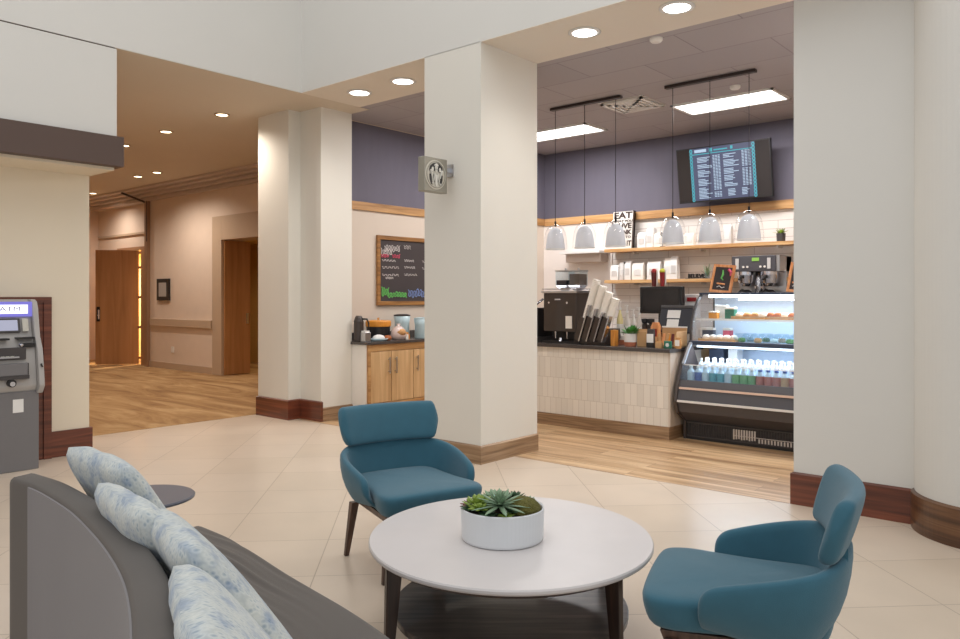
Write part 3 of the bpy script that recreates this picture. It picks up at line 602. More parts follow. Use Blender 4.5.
bm = B(); box(bm, -5.75, -1.5, 9.15, 9.68, 0, .88); obj('body', bm, M['cabwood'], t, world=True)
bm = B(); box(bm, -5.8, -1.5, 9.12, 9.69, .88, .92); obj('top', bm, M['countertop'], t, world=True)
SH = {}
for nm, x0, x1, zt, lab in (('upper', -5.80, -1.6, 2.13, 'long honey oak wall shelf, the upper one right under the wood band'), ('lower', -5.80, -1.6, 1.69, 'long honey oak wall shelf, the lower one behind the registers')):
    t = thing('wall_shelf', lab, 'shelf', ((x0+x1)/2, 9.6, zt), 0, 'oak wall shelves')
    bm = B(); box(bm, x0, x1, 9.46, 9.72, zt-.045, zt); obj('board', bm, M['oak'], t, world=True, bevel=0.002); SH[nm] = zt
    for x in (-5.4, -4.4, -3.4, -2.4):
        bm = B(); box(bm, x, x+.02, 9.55, 9.72, zt-.075, zt-.045); obj('bracket', bm, M['white'], t, world=True)
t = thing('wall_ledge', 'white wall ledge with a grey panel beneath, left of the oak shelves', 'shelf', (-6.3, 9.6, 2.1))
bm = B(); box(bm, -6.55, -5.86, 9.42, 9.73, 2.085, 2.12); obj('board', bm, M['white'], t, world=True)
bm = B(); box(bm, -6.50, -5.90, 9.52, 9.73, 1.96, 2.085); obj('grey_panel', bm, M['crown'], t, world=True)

# menu screen, tilted forward
t = thing('menu_screen', 'wide black wall screen showing a blue drinks menu with teal chain borders', 'screen', (-4.045, 9.58, 3.045))
TV = Matrix.Translation((0, -.10, 0)) @ Matrix.Rotation(D2R(9), 4, 'X')
bm = B(); box(bm, -.62, .62, -.025, .025, -.355, .355, TV); obj('bezel', bm, M['black'], t, bevel=0.004)
bm = B(); box(bm, -.605, .605, -.028, -.025, -.335, .34, TV); obj('dark_panel', bm, M['screendark'], t)
bm = B(); box(bm, -.43, .43, -.031, -.028, -.335, .34, TV); scn = obj('lit_menu', bm, M['tvscreen'], t)
bm = B(); rnd = random.Random(3)
def bar(bm, x0, x1, z0, z1): box(bm, x0, x1, -.0335, -.031, z0, z1, TV)
def lines(x0, w, z0, z1, var=0.5, h=.012, gap=.0185, skip=()):
    z = z0; k = 0
    while z > z1:
        if k not in skip: bar(bm, x0, x0+w*(1-var*rnd.random()), z-h*.75, z)
        z -= gap; k += 1
bar(bm, -.36, -.20, .285, .322)
lines(-.33, .20, .22, -.03, .6, skip=(4, 8)); lines(-.33, .19, -.06, -.31, .6, skip=(5,))
for x in (-.12, -.085, -.05): lines(x, .026, .23, -.05, 0); lines(x, .026, -.07, -.31, 0, skip=(8,))
lines(.02, .20, .23, -.02, .6, skip=(3, 9)); lines(.02, .17, -.04, -.18, .5, skip=(4,))
for x in (.26, .30, .34): lines(x, .028, .25, .06, 0); lines(x, .028, .03, -.19, 0)
lines(.06, .10, -.215, -.30, .3); lines(.24, .10, -.215, -.30, .4)
obj('menu_lines', bm, M['tvtext'], scn)
bm = B(); bar(bm, -.40, .40, .258, .268)
for s in (-1, 1):
    for k in range(15):
        z = .31-k*.045; x = s*.41
        for q in range(6):
            a0 = q*PI/3; a1 = a0+PI/3
            c, s_ = math.cos, math.sin
            p = [(x+.021*c(a0), z+.028*s_(a0)), (x+.021*c(a1), z+.028*s_(a1)), (x+.010*c(a1), z+.015*s_(a1)), (x+.010*c(a0), z+.015*s_(a0))]
            loft(bm, [[TV @ Vector((u, -.0335, w)) for u, w in p], [TV @ Vector((u, -.031, w)) for u, w in p]])
bar(bm, -.16, -.12, .28, .325); bar(bm, -.10, .08, .29, .305); bar(bm, .12, .15, .285, .325)
obj('menu_border', bm, M['tvteal'], scn)
bm = B(); box(bm, -.15, .15, -.075, .0, -.12, .12); obj('wall_mount', bm, M['blackmetal'], t)
bm = B(); box(bm, -.15, .15, -.0, .17, -.10, .10); obj('mount_plate', bm, M['blackmetal'], t)

# chalkboard on the left cafe wall (faces +X)
t = thing('chalkboard', 'oak framed chalkboard with coloured chalk lettering above the wooden cabinet', 'chalkboard', (-7.515, 7.3, 1.79))
y0, y1, z0, z1 = -.63, .70, -.45, .465
bm = B(); box(bm, .0, .03, y0, y1, z0, z0+.055); box(bm, 0, .03, y0, y1, z1-.055, z1); box(bm, 0, .03, y0, y0+.055, z0+.055, z1-.055); box(bm, 0, .03, y1-.055, y1, z0+.055, z1-.055); obj('frame', bm, M['framewood'], t, bevel=0.004)
bm = B(); box(bm, 0, .014, y0+.05, y1-.05, z0+.05, z1-.05); brd = obj('board', bm, M['chalkboard'], t)
def scribble(bm, ya, yb, z, h, n, r, seed, x=.016):
    rn = random.Random(seed); pts = []; n = max(3, n*2//3); m = n*6; r = r*.75; hs = [rn.uniform(.45, 1.0) for _ in range(n+2)]
    for i in range(m+1):
        f = i/m; q = f*n; a = q*2*PI*.5; hh_ = hs[int(q)]*(1-(q % 1))+hs[int(q)+1]*(q % 1)
        pts.append((x, ya+(yb-ya)*f+.35*(yb-ya)/n*math.sin(a*2), z+h*.5*hh_*math.cos(a)))
    tube(bm, pts, r, 5)
bm = B()
scribble(bm, -.50, -.22, .30, .10, 18, .006, 1); scribble(bm, -.56, -.36, .25, .10, 12, .006, 2); scribble(bm, -.15, -.02, .33, .05, 8, .004, 5)
for k, (ya, yb, z) in enumerate(((-.54, -.30, .14), (-.54, -.24, .05), (-.54, -.24, -.05), (-.48, -.34, -.09), (-.14, .04, .15), (-.14, .06, .06), (-.14, .10, -.04), (.2, .5, .15), (.2, .5, .05))): scribble(bm, ya, yb, z, .03, 14, .004, k+7)
obj('white_chalk_lines', bm, M['chalk'], brd)
bm = B(); scribble(bm, -.56, -.42, .20, .05, 10, .009, 3); scribble(bm, -.36, -.22, .20, .06, 10, .009, 4); obj('pink_chalk_lines', bm, M['pink'], brd)
bm = B(); scribble(bm, -.55, -.42, -.27, .14, 9, .009, 6); scribble(bm, -.44, -.10, -.31, .08, 20, .011, 8); obj('green_chalk_lettering', bm, M['chalkgreen'], brd)
bm = B(); scribble(bm, -.07, .20, -.29, .13, 14, .009, 9); scribble(bm, .2, .5, -.30, .1, 14, .009, 11); obj('blue_chalk_lettering', bm, M['chalkblue'], brd)

# condiment cabinet against the left cafe wall (faces +X)
t = thing('condiment_cabinet', 'honey wood base cabinet with long steel pulls under the chalkboard', 'cabinet', (-7.2, 6.9, 0))
XF = -6.96
bm = B(); box(bm, -7.51, XF, 6.03, 8.3, .10, .88); obj('body', bm, M['cabwood'], t, world=True)
bm = B(); box(bm, -7.51, XF, 6.025, 6.03, .0, .88); obj('side_panel', bm, M['offwhite'], t, world=True)
bm = B(); box(bm, -7.51, XF-.06, 6.06, 8.3, 0, .10); obj('toe_kick', bm, M['darkwood'], t, world=True)
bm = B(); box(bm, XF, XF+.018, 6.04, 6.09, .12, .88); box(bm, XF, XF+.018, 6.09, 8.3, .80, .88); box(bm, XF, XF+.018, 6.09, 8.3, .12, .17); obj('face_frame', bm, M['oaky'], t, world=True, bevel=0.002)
for k, (a, b_, hy) in enumerate(((6.08, 6.405, 6.36), (6.415, 6.78, 6.47), (6.79, 7.15, 6.84), (7.16, 7.52, 7.47), (7.53, 7.90, 7.58))):
    bm = B(); box(bm, XF, XF+.02, a, b_, .18, .79); d = obj('door', bm, M['cabwood'], t, world=True, bevel=0.002)
    bm = B(); box(bm, XF+.045, XF+.057, hy-.008, hy+.008, .52, .72); box(bm, XF+.02, XF+.05, hy-.006, hy+.006, .54, .555); box(bm, XF+.02, XF+.05, hy-.006, hy+.006, .685, .70); obj('handle', bm, M['steel'], d, world=True)
bm = B(); box(bm, -7.515, XF+.035, 6.0, 8.32, .88, .915); tag(obj('countertop', bm, M['countertop'], bevel=0.003), 'dark stone slab lying on the honey wood cabinet under the chalkboard', 'countertop')
bm = B(); box(bm, -7.515, -7.45, 6.04, 8.3, .915, .93); box(bm, -7.515, -7.50, 6.04, 8.3, .93, 1.0); struct('trim_18', bm, M['countertop'])

# ------------------------------------------------------------------ things on the condiment cabinet
Z = .915
def xw(y): return -7.2
t = thing('coffee_thermos', 'dark coffee flask with a black handle at the left end of the cabinet top', 'flask', (-7.15, 6.07, Z))
bm = B(); lathe(bm, [(.055, 0), (.06, .01), (.06, .24), (.045, .29), (.03, .31), (0, .31)], n=24, cap1=False); obj('body', bm, M['darkmachine'], t, smooth=False)
bm = B(); tube(bm, [(.05, .02, .27), (.09, .05, .27), (.10, .07, .22), (.10, .075, .10), (.06, .04, .06)], .011); obj('handle', bm, M['black'], t, smooth=True)
t = thing('napkin_dispenser', 'small white napkin holder at the front left corner of the cabinet top', 'napkin holder', (-7.06, 6.09, Z))
bm = B(); box(bm, -.05, .05, -.04, .05, 0, .11); obj('holder', bm, M['steel'], t, bevel=0.004)
bm = B(); box(bm, -.04, .04, -.03, .04, .11, .13); obj('napkins', bm, M['white'], t)
t = thing('serving_tray', 'pale oval tray holding wrapped napkins beside the orange basket', 'tray', (-7.05, 6.30, Z))
bm = B(); lathe(bm, [(.07, 0), (.10, .005), (.12, .03), (.115, .03), (.095, .012), (0, .010)], n=28, sx=.8, sy=1.15, cap1=False); obj('dish', bm, M['milkblue'], t, smooth=True)
bm = B(); lathe(bm, [(.075, .01), (.085, .035), (.06, .065), (.02, .075), (0, .075)], n=20, sx=.7, sy=1.1, cap1=False); obj('folded_napkins', bm, M['white'], t, smooth=True)
bm = B(); lathe(bm, [(.0, 0), (.035, .005), (.045, .035), (.03, .06), (0, .068)], (-7.02, 6.42, Z), 20, sx=1, sy=1.2, cap0=False, cap1=False); tag(obj('bread_roll', bm, M['bread'], smooth=True), 'small brown bread roll beside the pale tray on the cabinet top', 'bread')
t = thing('storage_bin', 'dark round bin with an orange lid standing on the cabinet top', 'bin', (-7.27, 6.49, Z))
bm = B(); lathe(bm, [(.125, 0), (.14, .02), (.15, .165), (.13, .165)], n=36, cap1=True); obj('body', bm, M['black'], t)
bm = B(); lathe(bm, [(.156, .165), (.16, .18), (.16, .225), (.15, .24), (.05, .245), (0, .245)], n=36, cap1=False); ld = obj('lid', bm, M['orange'], t)
bm = B(); rod(bm, (0, 0, .245), (0, 0, .275), .012, .018); obj('lid_knob', bm, M['chrome'], ld)
t = thing('pastry_bag', 'clear bag of pale pastries leaning in front of the dark bin', 'food bag', (-7.06, 6.64, Z))
bm = B(); lathe(bm, [(0, 0), (.09, .005), (.11, .05), (.095, .12), (.04, .17), (.015, .175), (.03, .20), (0, .20)], n=24, sx=.8, sy=1.05, cap0=False, cap1=False); obj('bag', bm, mat('pink_clear_film', srgb(206, 184, 176), 0.25, var=.15, nscale=25), t, smooth=True)
bm = B(); lathe(bm, [(0, .05), (.06, .06), (.075, .10), (.04, .135), (0, .14)], (.03, .0, 0), 16, sy=1.1, cap0=False, cap1=False); obj('pastry', bm, M['pastry'], t, smooth=True)
for y, x, lab in ((6.78, -7.08, 'small orange and white sugar packet box, left of the pair'), (6.84, -7.12, 'small orange packet box, right of the pair')):
    t = thing('packet_box', lab, 'packet box', (x, y, Z), .1, 'small orange packet boxes')
    bm = B(); box(bm, -.03, .03, -.025, .025, 0, .06); obj('box', bm, M['offwhite'] if y < 6.8 else M['orange'], t, bevel=0.002)
    bm = B(); box(bm, -.02, .02, -.015, .015, .06, .085); obj('packets', bm, M['orange'] if y < 6.8 else M['pastry'], t)
def jug(x, y, s, tx, lab):
    t = thing('water_pitcher', lab, 'pitcher', (x, y, Z), tx, 'frosted pitchers')
    bm = B(); lathe(bm, [(.085*s, 0), (.09*s, .01), (.085*s, .18*s), (.10*s, .26*s), (.094*s, .26*s), (.08*s, .18*s), (.08*s, .012), (0, .01)], n=32, cap1=False); obj('body', bm, M['milkblue'], t, smooth=True)
    bm = B(); tube(bm, [(0, .085*s, .23*s), (0, .14*s, .23*s), (0, .15*s, .17*s), (0, .13*s, .08*s), (0, .08*s, .06*s)], .011); obj('handle', bm, M['milkblue'], t, smooth=True)
    bm = B(); lathe(bm, [(.098*s, .262*s), (.1*s, .275*s), (.06*s, .285*s), (0, .285*s)], n=28, cap1=False); obj('lid', bm, M['darkgrey'] if s > 1.05 else M['milkblue'], t)
jug(-7.27, 6.90, 1.1, .4, 'larger frosted blue pitcher with a dark lid, behind its neighbour'); jug(-7.08, 7.06, .95, 0, 'shorter pale blue pitcher standing nearest the white pillar')

# ------------------------------------------------------------------ service counter top things
Z = CT
xa = lambda px: at(px, 7.4)
def put(px, y): return (at(px, y), y, Z)
t = thing('coffee_brewer', 'big dark brown coffee machine with two bean hoppers on the counter left end', 'coffee machine', (-5.05, 7.48, Z))
bm = B(); box(bm, -.19, .26, -.26, .26, .13, .575); obj('housing', bm, M['darkmachine'], t, bevel=0.01)
bm = B(); box(bm, -.21, .28, -.28, .27, .57, .595); obj('top_tray', bm, M['steel'], t, bevel=0.003)
bm = B(); tube(bm, [(-.2, -.27, .615), (.27, -.27, .615), (.27, .26, .615), (-.2, .26, .615), (-.2, -.27, .615)], .006); obj('top_rail', bm, M['chrome'], t)
bm = B(); box(bm, -.17, .24, -.10, .26, 0, .13); box(bm, -.19, .26, -.29, .26, 0, .025); obj('base', bm, M['black'], t)
for x, m_ in ((-.06, 'purplebean'), (.12, 'brownbean')):
    bm = B(); box(bm, x-.075, x+.075, -.10, .08, .66, .82); hp = obj('bean_hopper', bm, M['tintglass'], t, bevel=0.004)
    bm = B(); box(bm, x-.067, x+.067, -.09, .07, .665, .72 if x < 0 else .79); obj('beans', bm, mat(m_, srgb(44, 28, 34) if x < 0 else srgb(96, 74, 60), .6, var=.4, nscale=90, bump=.6, bscale=120), hp)
    bm = B(); box(bm, x-.078, x+.078, -.103, .083, .82, .835); rod(bm, (x, 0, .835), (x, 0, .86), .012); obj('hopper_lid', bm, M['steel'], hp)
    bm = B(); loft(bm, [[(x+sx*.03, -.01+sy*.03, .595) for sx, sy in ((-1, -1), (1, -1), (1, 1), (-1, 1))], [(x+sx*.08, -.01+sy*.085, .66) for sx, sy in ((-1, -1), (1, -1), (1, 1), (-1, 1))]]); obj('hopper_neck', bm, M['chrome'], hp)
bm = B(); box(bm, .12, .205, -.266, -.26, .17, .31); obj('instruction_card', bm, M['offwhite'], t)
bm = B(); box(bm, -.03, .05, -.266, -.26, .49, .505); rod(bm, (-.11, -.27, .46), (-.11, -.26, .46), .012); rod(bm, (.14, -.27, .46), (.14, -.26, .46), .012); obj('badge_and_buttons', bm, M['chrome'], t)
bm = B(); rod(bm, (-.06, -.2, .13), (-.06, -.2, .05), .014, .008); rod(bm, (.1, -.2, .13), (.1, -.2, .05), .014, .008); lathe(bm, [(.035, .025), (.03, .03), (.02, .06), (0, .06)], (.02, -.21, 0), 16, cap1=False); obj('spouts', bm, M['chrome'], t)
t = thing('hot_water_tower', 'narrow black and chrome water dispenser at the counter end beside the pillar', 'dispenser', (-5.40, 7.40, Z))
bm = B(); box(bm, -.06, .08, -.18, .14, .06, .40); obj('housing', bm, M['black'], t, bevel=0.01)
bm = B(); box(bm, -.07, .09, -.22, .14, 0, .06); obj('base', bm, M['darkgrey'], t, bevel=0.005)
bm = B(); tube(bm, [(-.045, -.19, .06), (-.045, -.19, .34), (-.02, -.16, .40), (.06, -.05, .50)], .014); rod(bm, (.05, -.19, .03), (.05, -.19, .31), .014); obj('chrome_side_bars', bm, M['chrome'], t, smooth=True)

t = thing('cup_dispenser', 'black slanted cup dispenser loaded with four leaning stacks of cups', 'cup dispenser', (-4.52, 7.30, Z))
bm = B()
prism_pts = [(-.22, 0), (.12, 0), (.16, .08), (.15, .18), (-.14, .18)]
loft(bm, [[(x, -.12, z) for x, z in prism_pts], [(x, .16, z) for x, z in prism_pts]]); obj('housing', bm, M['darkmachine'], t, bevel=0.006)
bm = B(); box(bm, -.26, -.19, -.14, .10, 0, .12); obj('side_caddy', bm, M['black'], t, bevel=0.004)
cups = []
for k in range(4):
    x = -.19+k*.10; L = .70-.07*k; ax = Vector((.33, 0, 1)).normalized(); p0 = Vector((x-.02, -.15-.004*k, .05))
    bm = B(); w = ax.cross(Vector((0, 1, 0)))
    pts = [p0+ax*0.0+w*-.038, p0+w*.038, p0+ax*.26+w*.038, p0+ax*.26-w*.038]
    loft(bm, [[p+Vector((0, -.012, 0)) for p in pts], [p+Vector((0, .03, 0)) for p in pts]]); obj('dark_tube_front', bm, M['darkmachine'], t)
    bm = B(); q = p0+w*-.040; loft(bm, [[a+Vector((0, -.03, 0)) for a in (q-w*.006, q+w*.010, q+ax*(L*.6)+w*.010, q+ax*(L*.6)-w*.006)], [a+Vector((0, .04, 0)) for a in (q-w*.006, q+w*.010, q+ax*(L*.6)+w*.010, q+ax*(L*.6)-w*.006)]]); obj('chrome_rail', bm, M['chrome'], t)
WM_T = WM[t.name]
for k in range(4):
    x = -.19+k*.10; L = .70-.07*k; ax = Vector((.33, 0, 1)).normalized(); p0 = Vector((x-.012, -.10, .05))
    bm = B(); base = p0+ax*.25; u = Vector((0, 1, 0)); w = ax.cross(u); rings = []
    m = int((L-.25)/.018)
    for j in range(m):
        for rr, dz in ((.042, 0), (.046, .014), (.042, .0155)):
            c_ = base+ax*(j*.018+dz); rings.append([c_+rr*(u*math.cos(2*PI*i/16)+w*math.sin(2*PI*i/16)) for i in range(16)])
    loft(bm, rings); bmesh.ops.transform(bm, matrix=WM_T, verts=bm.verts)
    tag(obj('cup_stack', bm, M['offwhite']), ('tallest leaning stack of pale paper cups, next to the brown coffee machine', 'second leaning stack of pale paper cups from the coffee machine', 'third leaning stack of pale paper cups from the coffee machine', 'shortest leaning stack of pale paper cups, rightmost in the dispenser')[k], 'cup stack', 'leaning cup stacks')

t = thing('wooden_block', 'slim upright amber wooden block right of the cup dispenser', 'wooden block', put(614, 7.20))
bm = B(); box(bm, -.025, .025, -.03, .05, 0, .17); obj('block', bm, M['amber'], t, bevel=0.003)
def syrup(px, y, h, m_, lab):
    t = thing('syrup_bottle', lab, 'bottle', put(px, y), 0, 'pump bottles on the counter')
    bm = B(); lathe(bm, [(.034, 0), (.036, .01), (.036, h*.62), (.014, h*.80), (.013, h*.86)], n=20); obj('bottle', bm, m_, t, smooth=True)
    bm = B(); rod(bm, (0, 0, h*.86), (0, 0, h*.92), .016); rod(bm, (0, 0, h*.92), (0, 0, h*1.06), .005); box(bm, -.03, .012, -.008, .008, h*1.05, h*1.08); obj('pump', bm, M['white'], t)
    bm = B(); lathe(bm, [(.0365, h*.18), (.0365, h*.5)], n=20, cap0=False, cap1=False); obj('bottle_label', bm, M['paper'], t)
clearish = mat('milky_clear_plastic', srgb(214, 206, 196), 0.25, var=.08)
syrup(620, 7.66, .44, mat('pale_yellow_syrup', srgb(220, 206, 150), .25, var=.05), 'tall pale yellow syrup pump bottle beside the cup stacks')
syrup(627, 7.70, .40, clearish, 'clear syrup pump bottle, second from the cup stacks'); syrup(633.5, 7.64, .36, clearish, 'clear syrup pump bottle, third from the cup stacks'); syrup(639, 7.70, .38, clearish, 'clear syrup pump bottle next to the black register screen')
for px, z0, c_, lab in ((622, 0, 'offwhite', 'low stack of cream napkins behind the white plant pot'),):
    t = thing('napkin_stack', lab, 'napkins', put(px, 7.5)); bm = B(); box(bm, -.05, .05, -.04, .04, 0, .05); obj('wood_tray', bm, M['terracotta'], t); bm = B(); box(bm, -.045, .045, -.035, .035, .05, .10); obj('napkins', bm, M['offwhite'], t)
t = thing('potted_plant', 'leafy green plant in a white pot with terracotta foot on the service counter', 'potted plant', put(630.5, 7.27))
bm = B(); lathe(bm, [(.066, .045), (.068, .05), (.070, .135), (.062, .135), (.06, .11), (0, .11)], n=28, cap1=False); obj('pot', bm, M['white'], t, smooth=False)
bm = B(); lathe(bm, [(.058, 0), (.062, .01), (.067, .045), (0, .045)], n=28, cap1=False); obj('pot_foot', bm, M['terracotta'], t)
def leafblade(bm, base, d, L, w, curl=.25, up=.0):
    d = Vector(d).normalized(); sd = d.cross(Vector((0, 0, 1))); sd = (sd if sd.length > .05 else Vector((1, 0, 0))).normalized(); nrm = sd.cross(d)
    rings = []
    for f, ww, th in ((0, .45, .5), (.3, .9, 1), (.6, 1, .9), (.85, .6, .6), (1, .05, .1)):
        c_ = Vector(base)+d*L*f-nrm*0+Vector((0, 0, 1))*(-curl*L*f*f)+Vector((0, 0, up*f))
        rings.append([c_-sd*w*ww*.5, c_-nrm*w*.14*th, c_+sd*w*ww*.5, c_+nrm*w*.10*th])
    loft(bm, rings)
bm = B(); rn = random.Random(5)
for k in range(34):
    a = rn.uniform(0, 2*PI); e = rn.uniform(.5, 1.5)
    leafblade(bm, (.025*math.cos(a), .025*math.sin(a), .12), (math.cos(a)*math.cos(e), math.sin(a)*math.cos(e), math.sin(e)), rn.uniform(.09, .15), .045, .2)
obj('foliage', bm, M['leaf'], t, smooth=False)
t = thing('paper_bag', 'upright kraft paper pack between the plant and the black tablet stand', 'paper bag', put(643, 7.30))
bm = B(); box(bm, -.055, .055, -.03, .03, 0, .165); obj('pack', bm, M['kraft'], t, bevel=0.004); bm = B(); box(bm, -.055, .055, -.012, .012, .165, .185); obj('folded_top', bm, M['kraft'], t)
t = thing('card_reader', 'small black card reader stand with a white sheet on the service counter', 'card reader', put(651, 7.24))
bm = B(); box(bm, -.04, .04, -.03, .05, 0, .05); obj('foot', bm, M['black'], t, bevel=0.004); bm = B(); box(bm, -.035, .035, -.02, .03, .05, .19); obj('body', bm, M['darkgrey'], t, bevel=0.004)
bm = B(); box(bm, -.038, .038, -.024, -.020, .05, .14); obj('white_sheet', bm, M['paper'], t)
t = thing('snack_basket', 'kraft tray holding wrapped snack bars at the register end of the counter', 'basket', put(670, 7.40))
bm = B(); box(bm, -.14, .14, -.13, -.12, 0, .03); box(bm, -.14, .14, .10, .11, 0, .20); box(bm, -.14, -.13, -.13, .11, 0, .10); box(bm, .13, .14, -.13, .11, 0, .17); box(bm, -.14, .14, -.13, .11, 0, .012); obj('tray', bm, M['kraft'], t)
bm = B(); box(bm, -.142, .142, .098, .112, .20, .215); obj('tray_rim', bm, M['white'], t)
NTH = ['leftmost', 'second', 'third', 'middle', 'fifth', 'sixth', 'rightmost']
tb = t; tm = WM[t.name]
rn = random.Random(11)
for k, (x, c1) in enumerate(((-.10, 'kraft'), (-.065, 'orangewood'), (-.03, 'kraft'), (.005, 'orange'), (.04, 'brownred'), (.075, 'kraft'), (.11, 'offwhite'))):
    bm = B(); R_ = Matrix.Translation((x, -.04+.01*(k % 2), .014)) @ Matrix.Rotation(D2R(-14), 4, 'X') @ Matrix.Rotation(D2R(8*(k % 3-1)), 4, 'Y')
    box(bm, -.014, .014, -.008, .008, 0, .13, R_); bmesh.ops.transform(bm, matrix=tm, verts=bm.verts)
    tag(obj('snack_bar', bm, M[c1], bevel=0.003), 'wrapped snack bar standing in the kraft tray by the display case, %s of seven' % NTH[k], 'snack bar', 'snack bars in the kraft tray')
t = thing('green_card_holder', 'small dark green card holder in front of the snack tray', 'card holder', put(668, 7.20)); bm = B(); box(bm, -.04, .04, -.015, .015, 0, .075); obj('holder', bm, M['green'], t, bevel=0.004); bm = B(); lathe(bm, [(.02, -.001), (.02, .001)], n=20); place(bm, FX, (0, -.017, .035)); obj('round_logo', bm, M['white'], t)
t = thing('snack_box', 'small cream snack box at the counter front, left of the green card holder', 'snack box', put(659, 7.19)); bm = B(); box(bm, -.035, .035, -.02, .02, 0, .055); obj('box', bm, M['kraft'], t, bevel=0.003); bm = B(); box(bm, -.028, .028, -.012, .012, .055, .07); obj('contents', bm, M['pastry'], t)
t = thing('cookie_bag', 'white and tan cookie bag leaning at the snack tray beside the display case', 'food bag', put(678, 7.20)); bm = B(); lathe(bm, [(.0, 0), (.035, .005), (.045, .05), (.03, .10), (.036, .115), (0, .115)], n=16, sy=.5, cap0=False, cap1=False); obj('bag', bm, M['pastry'], t); bm = B(); box(bm, -.02, .025, -.028, -.02, .03, .09); obj('bag_label', bm, M['white'], t)

# registers
t = thing('register_monitor', 'large black register monitor, the rear one under the lower oak shelf', 'monitor', (at(647, 8.0), 8.0, 0))
cx, _ = at(647, 8.0, 300); hw = (at(683, 8.0)-at(641, 8.0))/2
t.location.x = (at(683, 8.0)+at(641, 8.0))/2; WM[t.name] = Matrix.Translation(t.location)
t.location.z = .90; WM[t.name] = Matrix.Translation(t.location)
bm = B(); box(bm, -hw, hw, -.03, .05, .36, .67); obj('casing', bm, M['black'], t, bevel=0.01)
bm = B(); box(bm, -hw+.035, hw-.03, -.034, -.03, .39, .64); obj('screen', bm, M['screendark'], t)
bm = B(); box(bm, -.04, .04, .0, .04, .02, .40); box(bm, -.12, .12, -.08, .12, 0, .02); obj('stand', bm, M['black'], t)
bm = B(); box(bm, -5.5, -3.62, 7.86, 8.25, 0, .90); tag(obj('staff_side_cabinet', bm, M['cabwood'], bevel=0.004), 'low staff side cabinet behind the service counter carrying the register monitor', 'cabinet')
t = thing('register_terminal', 'black tilted touch register with two white receipts on its back', 'register', (at(676, 7.68), 7.68, Z))
RT = Matrix.Translation((0, 0, .27)) @ Matrix.Rotation(D2R(-20), 4, 'X')
bm = B(); box(bm, -.19, .19, -.02, .03, -.14, .15, RT); obj('casing', bm, mat('navy_black_plastic', srgb(36, 38, 50), .4), t, bevel=0.008)
bm = B(); box(bm, -.19, .19, -.03, .035, .135, .165, RT); box(bm, -.07, -.0, -.035, -.03, .145, .158, RT); obj('top_bezel', bm, M['darkgrey'], t, bevel=0.004)
bm = B(); box(bm, -.10, .05, -.026, -.021, .02, .11, RT); box(bm, -.09, .045, -.027, -.021, -.09, .005, RT); obj('receipts', bm, M['paper'], t)
bm = B(); box(bm, -.07, .07, -.05, .10, 0, .03); box(bm, -.04, .04, 0, .05, .03, .25); obj('stand', bm, M['black'], t)
for k, (px, m_, lab) in enumerate(((645, 'black', 'dark canister with black cap, left of the pair by the register'), (651, 'black', 'dark canister with black cap, right of the pair by the register'))):
    t = thing('canister', lab, 'canister', put(px, 7.75), 0, 'dark canisters'); bm = B(); lathe(bm, [(.042, 0), (.045, .01), (.045, .20), (.02, .23)], n=20); obj('body', bm, M['darkmachine'], t); bm = B(); lathe(bm, [(.03, .23), (.04, .24), (.04, .28), (0, .285)], n=20, cap1=False); obj('cap', bm, M['black'], t); bm = B(); lathe(bm, [(.046, .06), (.046, .10)], n=20, cap0=False, cap1=False); obj('canister_band', bm, M['terracotta'], t)
t = thing('gift_tin', 'reddish orange patterned gift tin between canisters and register', 'tin', put(656, 7.60)); bm = B(); loft(bm, [[(-.055, -.03, 0), (.055, -.03, 0), (.055, .03, 0), (-.055, .03, 0)], [(-.05, -.03, .20), (.05, -.03, .20), (.05, .03, .20), (-.05, .03, .20)], [(-.03, -.02, .25), (.03, -.02, .25), (.03, .02, .25), (-.03, .02, .25)]]); obj('tin', bm, M['orangewood'], t, bevel=0.004); bm = B(); box(bm, -.025, .025, -.034, -.030, .10, .18); obj('red_emblem', bm, M['red'], t)
t = thing('receipt_printer', 'small pale grey box with a red corner behind the display case left end', 'printer', (at(691, 8.15), 8.15, .90))
bm = B(); box(bm, -.08, .08, -.05, .08, 0, .58); obj('casing', bm, M['greygoods'], t, bevel=0.006); bm = B(); box(bm, -.02, .09, -.06, -.05, .50, .545); obj('red_corner', bm, M['red'], t)
bm = B(); box(bm, -3.58, -3.3, 8.10, 8.30, 0, .90); tag(obj('printer_pedestal', bm, M['cabwood']), 'small wooden pedestal under the pale printer behind the display case', 'pedestal')

# ------------------------------------------------------------------ display case
CX0, CX1 = -3.555, -1.75
t = thing('display_case', 'refrigerated display case with curved glass top and open lit lower front', 'display case', (-2.65, 7.7, 0))
front = [(7.333, .19), (7.177, .29), (7.133, .41), (7.177, .56), (7.266, .757)]
WT = t
bm = B(); prism_x(bm, [(7.345, 0), (7.345, .19), (8.1, .19), (8.1, 0)], CX0+.01, CX1); obj('base', bm, M['black'], t, world=True)
bm = B(); prism_x(bm, [(7.34, .19), (7.185, .295), (7.145, .41), (7.187, .56), (7.215, .615), (7.235, .615), (7.25, .585), (8.1, .585), (8.1, .19)], CX0+.02, CX1); obj('lower_body', bm, M['charcoal'], t, world=True)
bm = B()
x = CX0+.07
bm = B(); box(bm, CX0+.04, CX1, 7.333, 7.343, .03, .045); box(bm, CX0+.04, CX1, 7.333, 7.343, .165, .18); 
for z in [0.052+.011*k for k in range(10)]: box(bm, CX0+.05, CX1, 7.336, 7.344, z, z+.004)
x = CX0+.06
while x < CX1: box(bm, x, x+.006, 7.334, 7.344, .045, .165); x += .026
obj('grille', bm, M['darkgrey'], t, world=True)
bm = B()
for q in range(9): box(bm, -3.03+q*.026, -3.015+q*.026, 7.326, 7.334, .055+.004*(q%3), .155)
for q in range(26): box(bm, -2.78+q*.03, -2.765+q*.03, 7.326, 7.334, .045, .085)
box(bm, -3.03, -2.0, 7.330, 7.334, .09, .096)
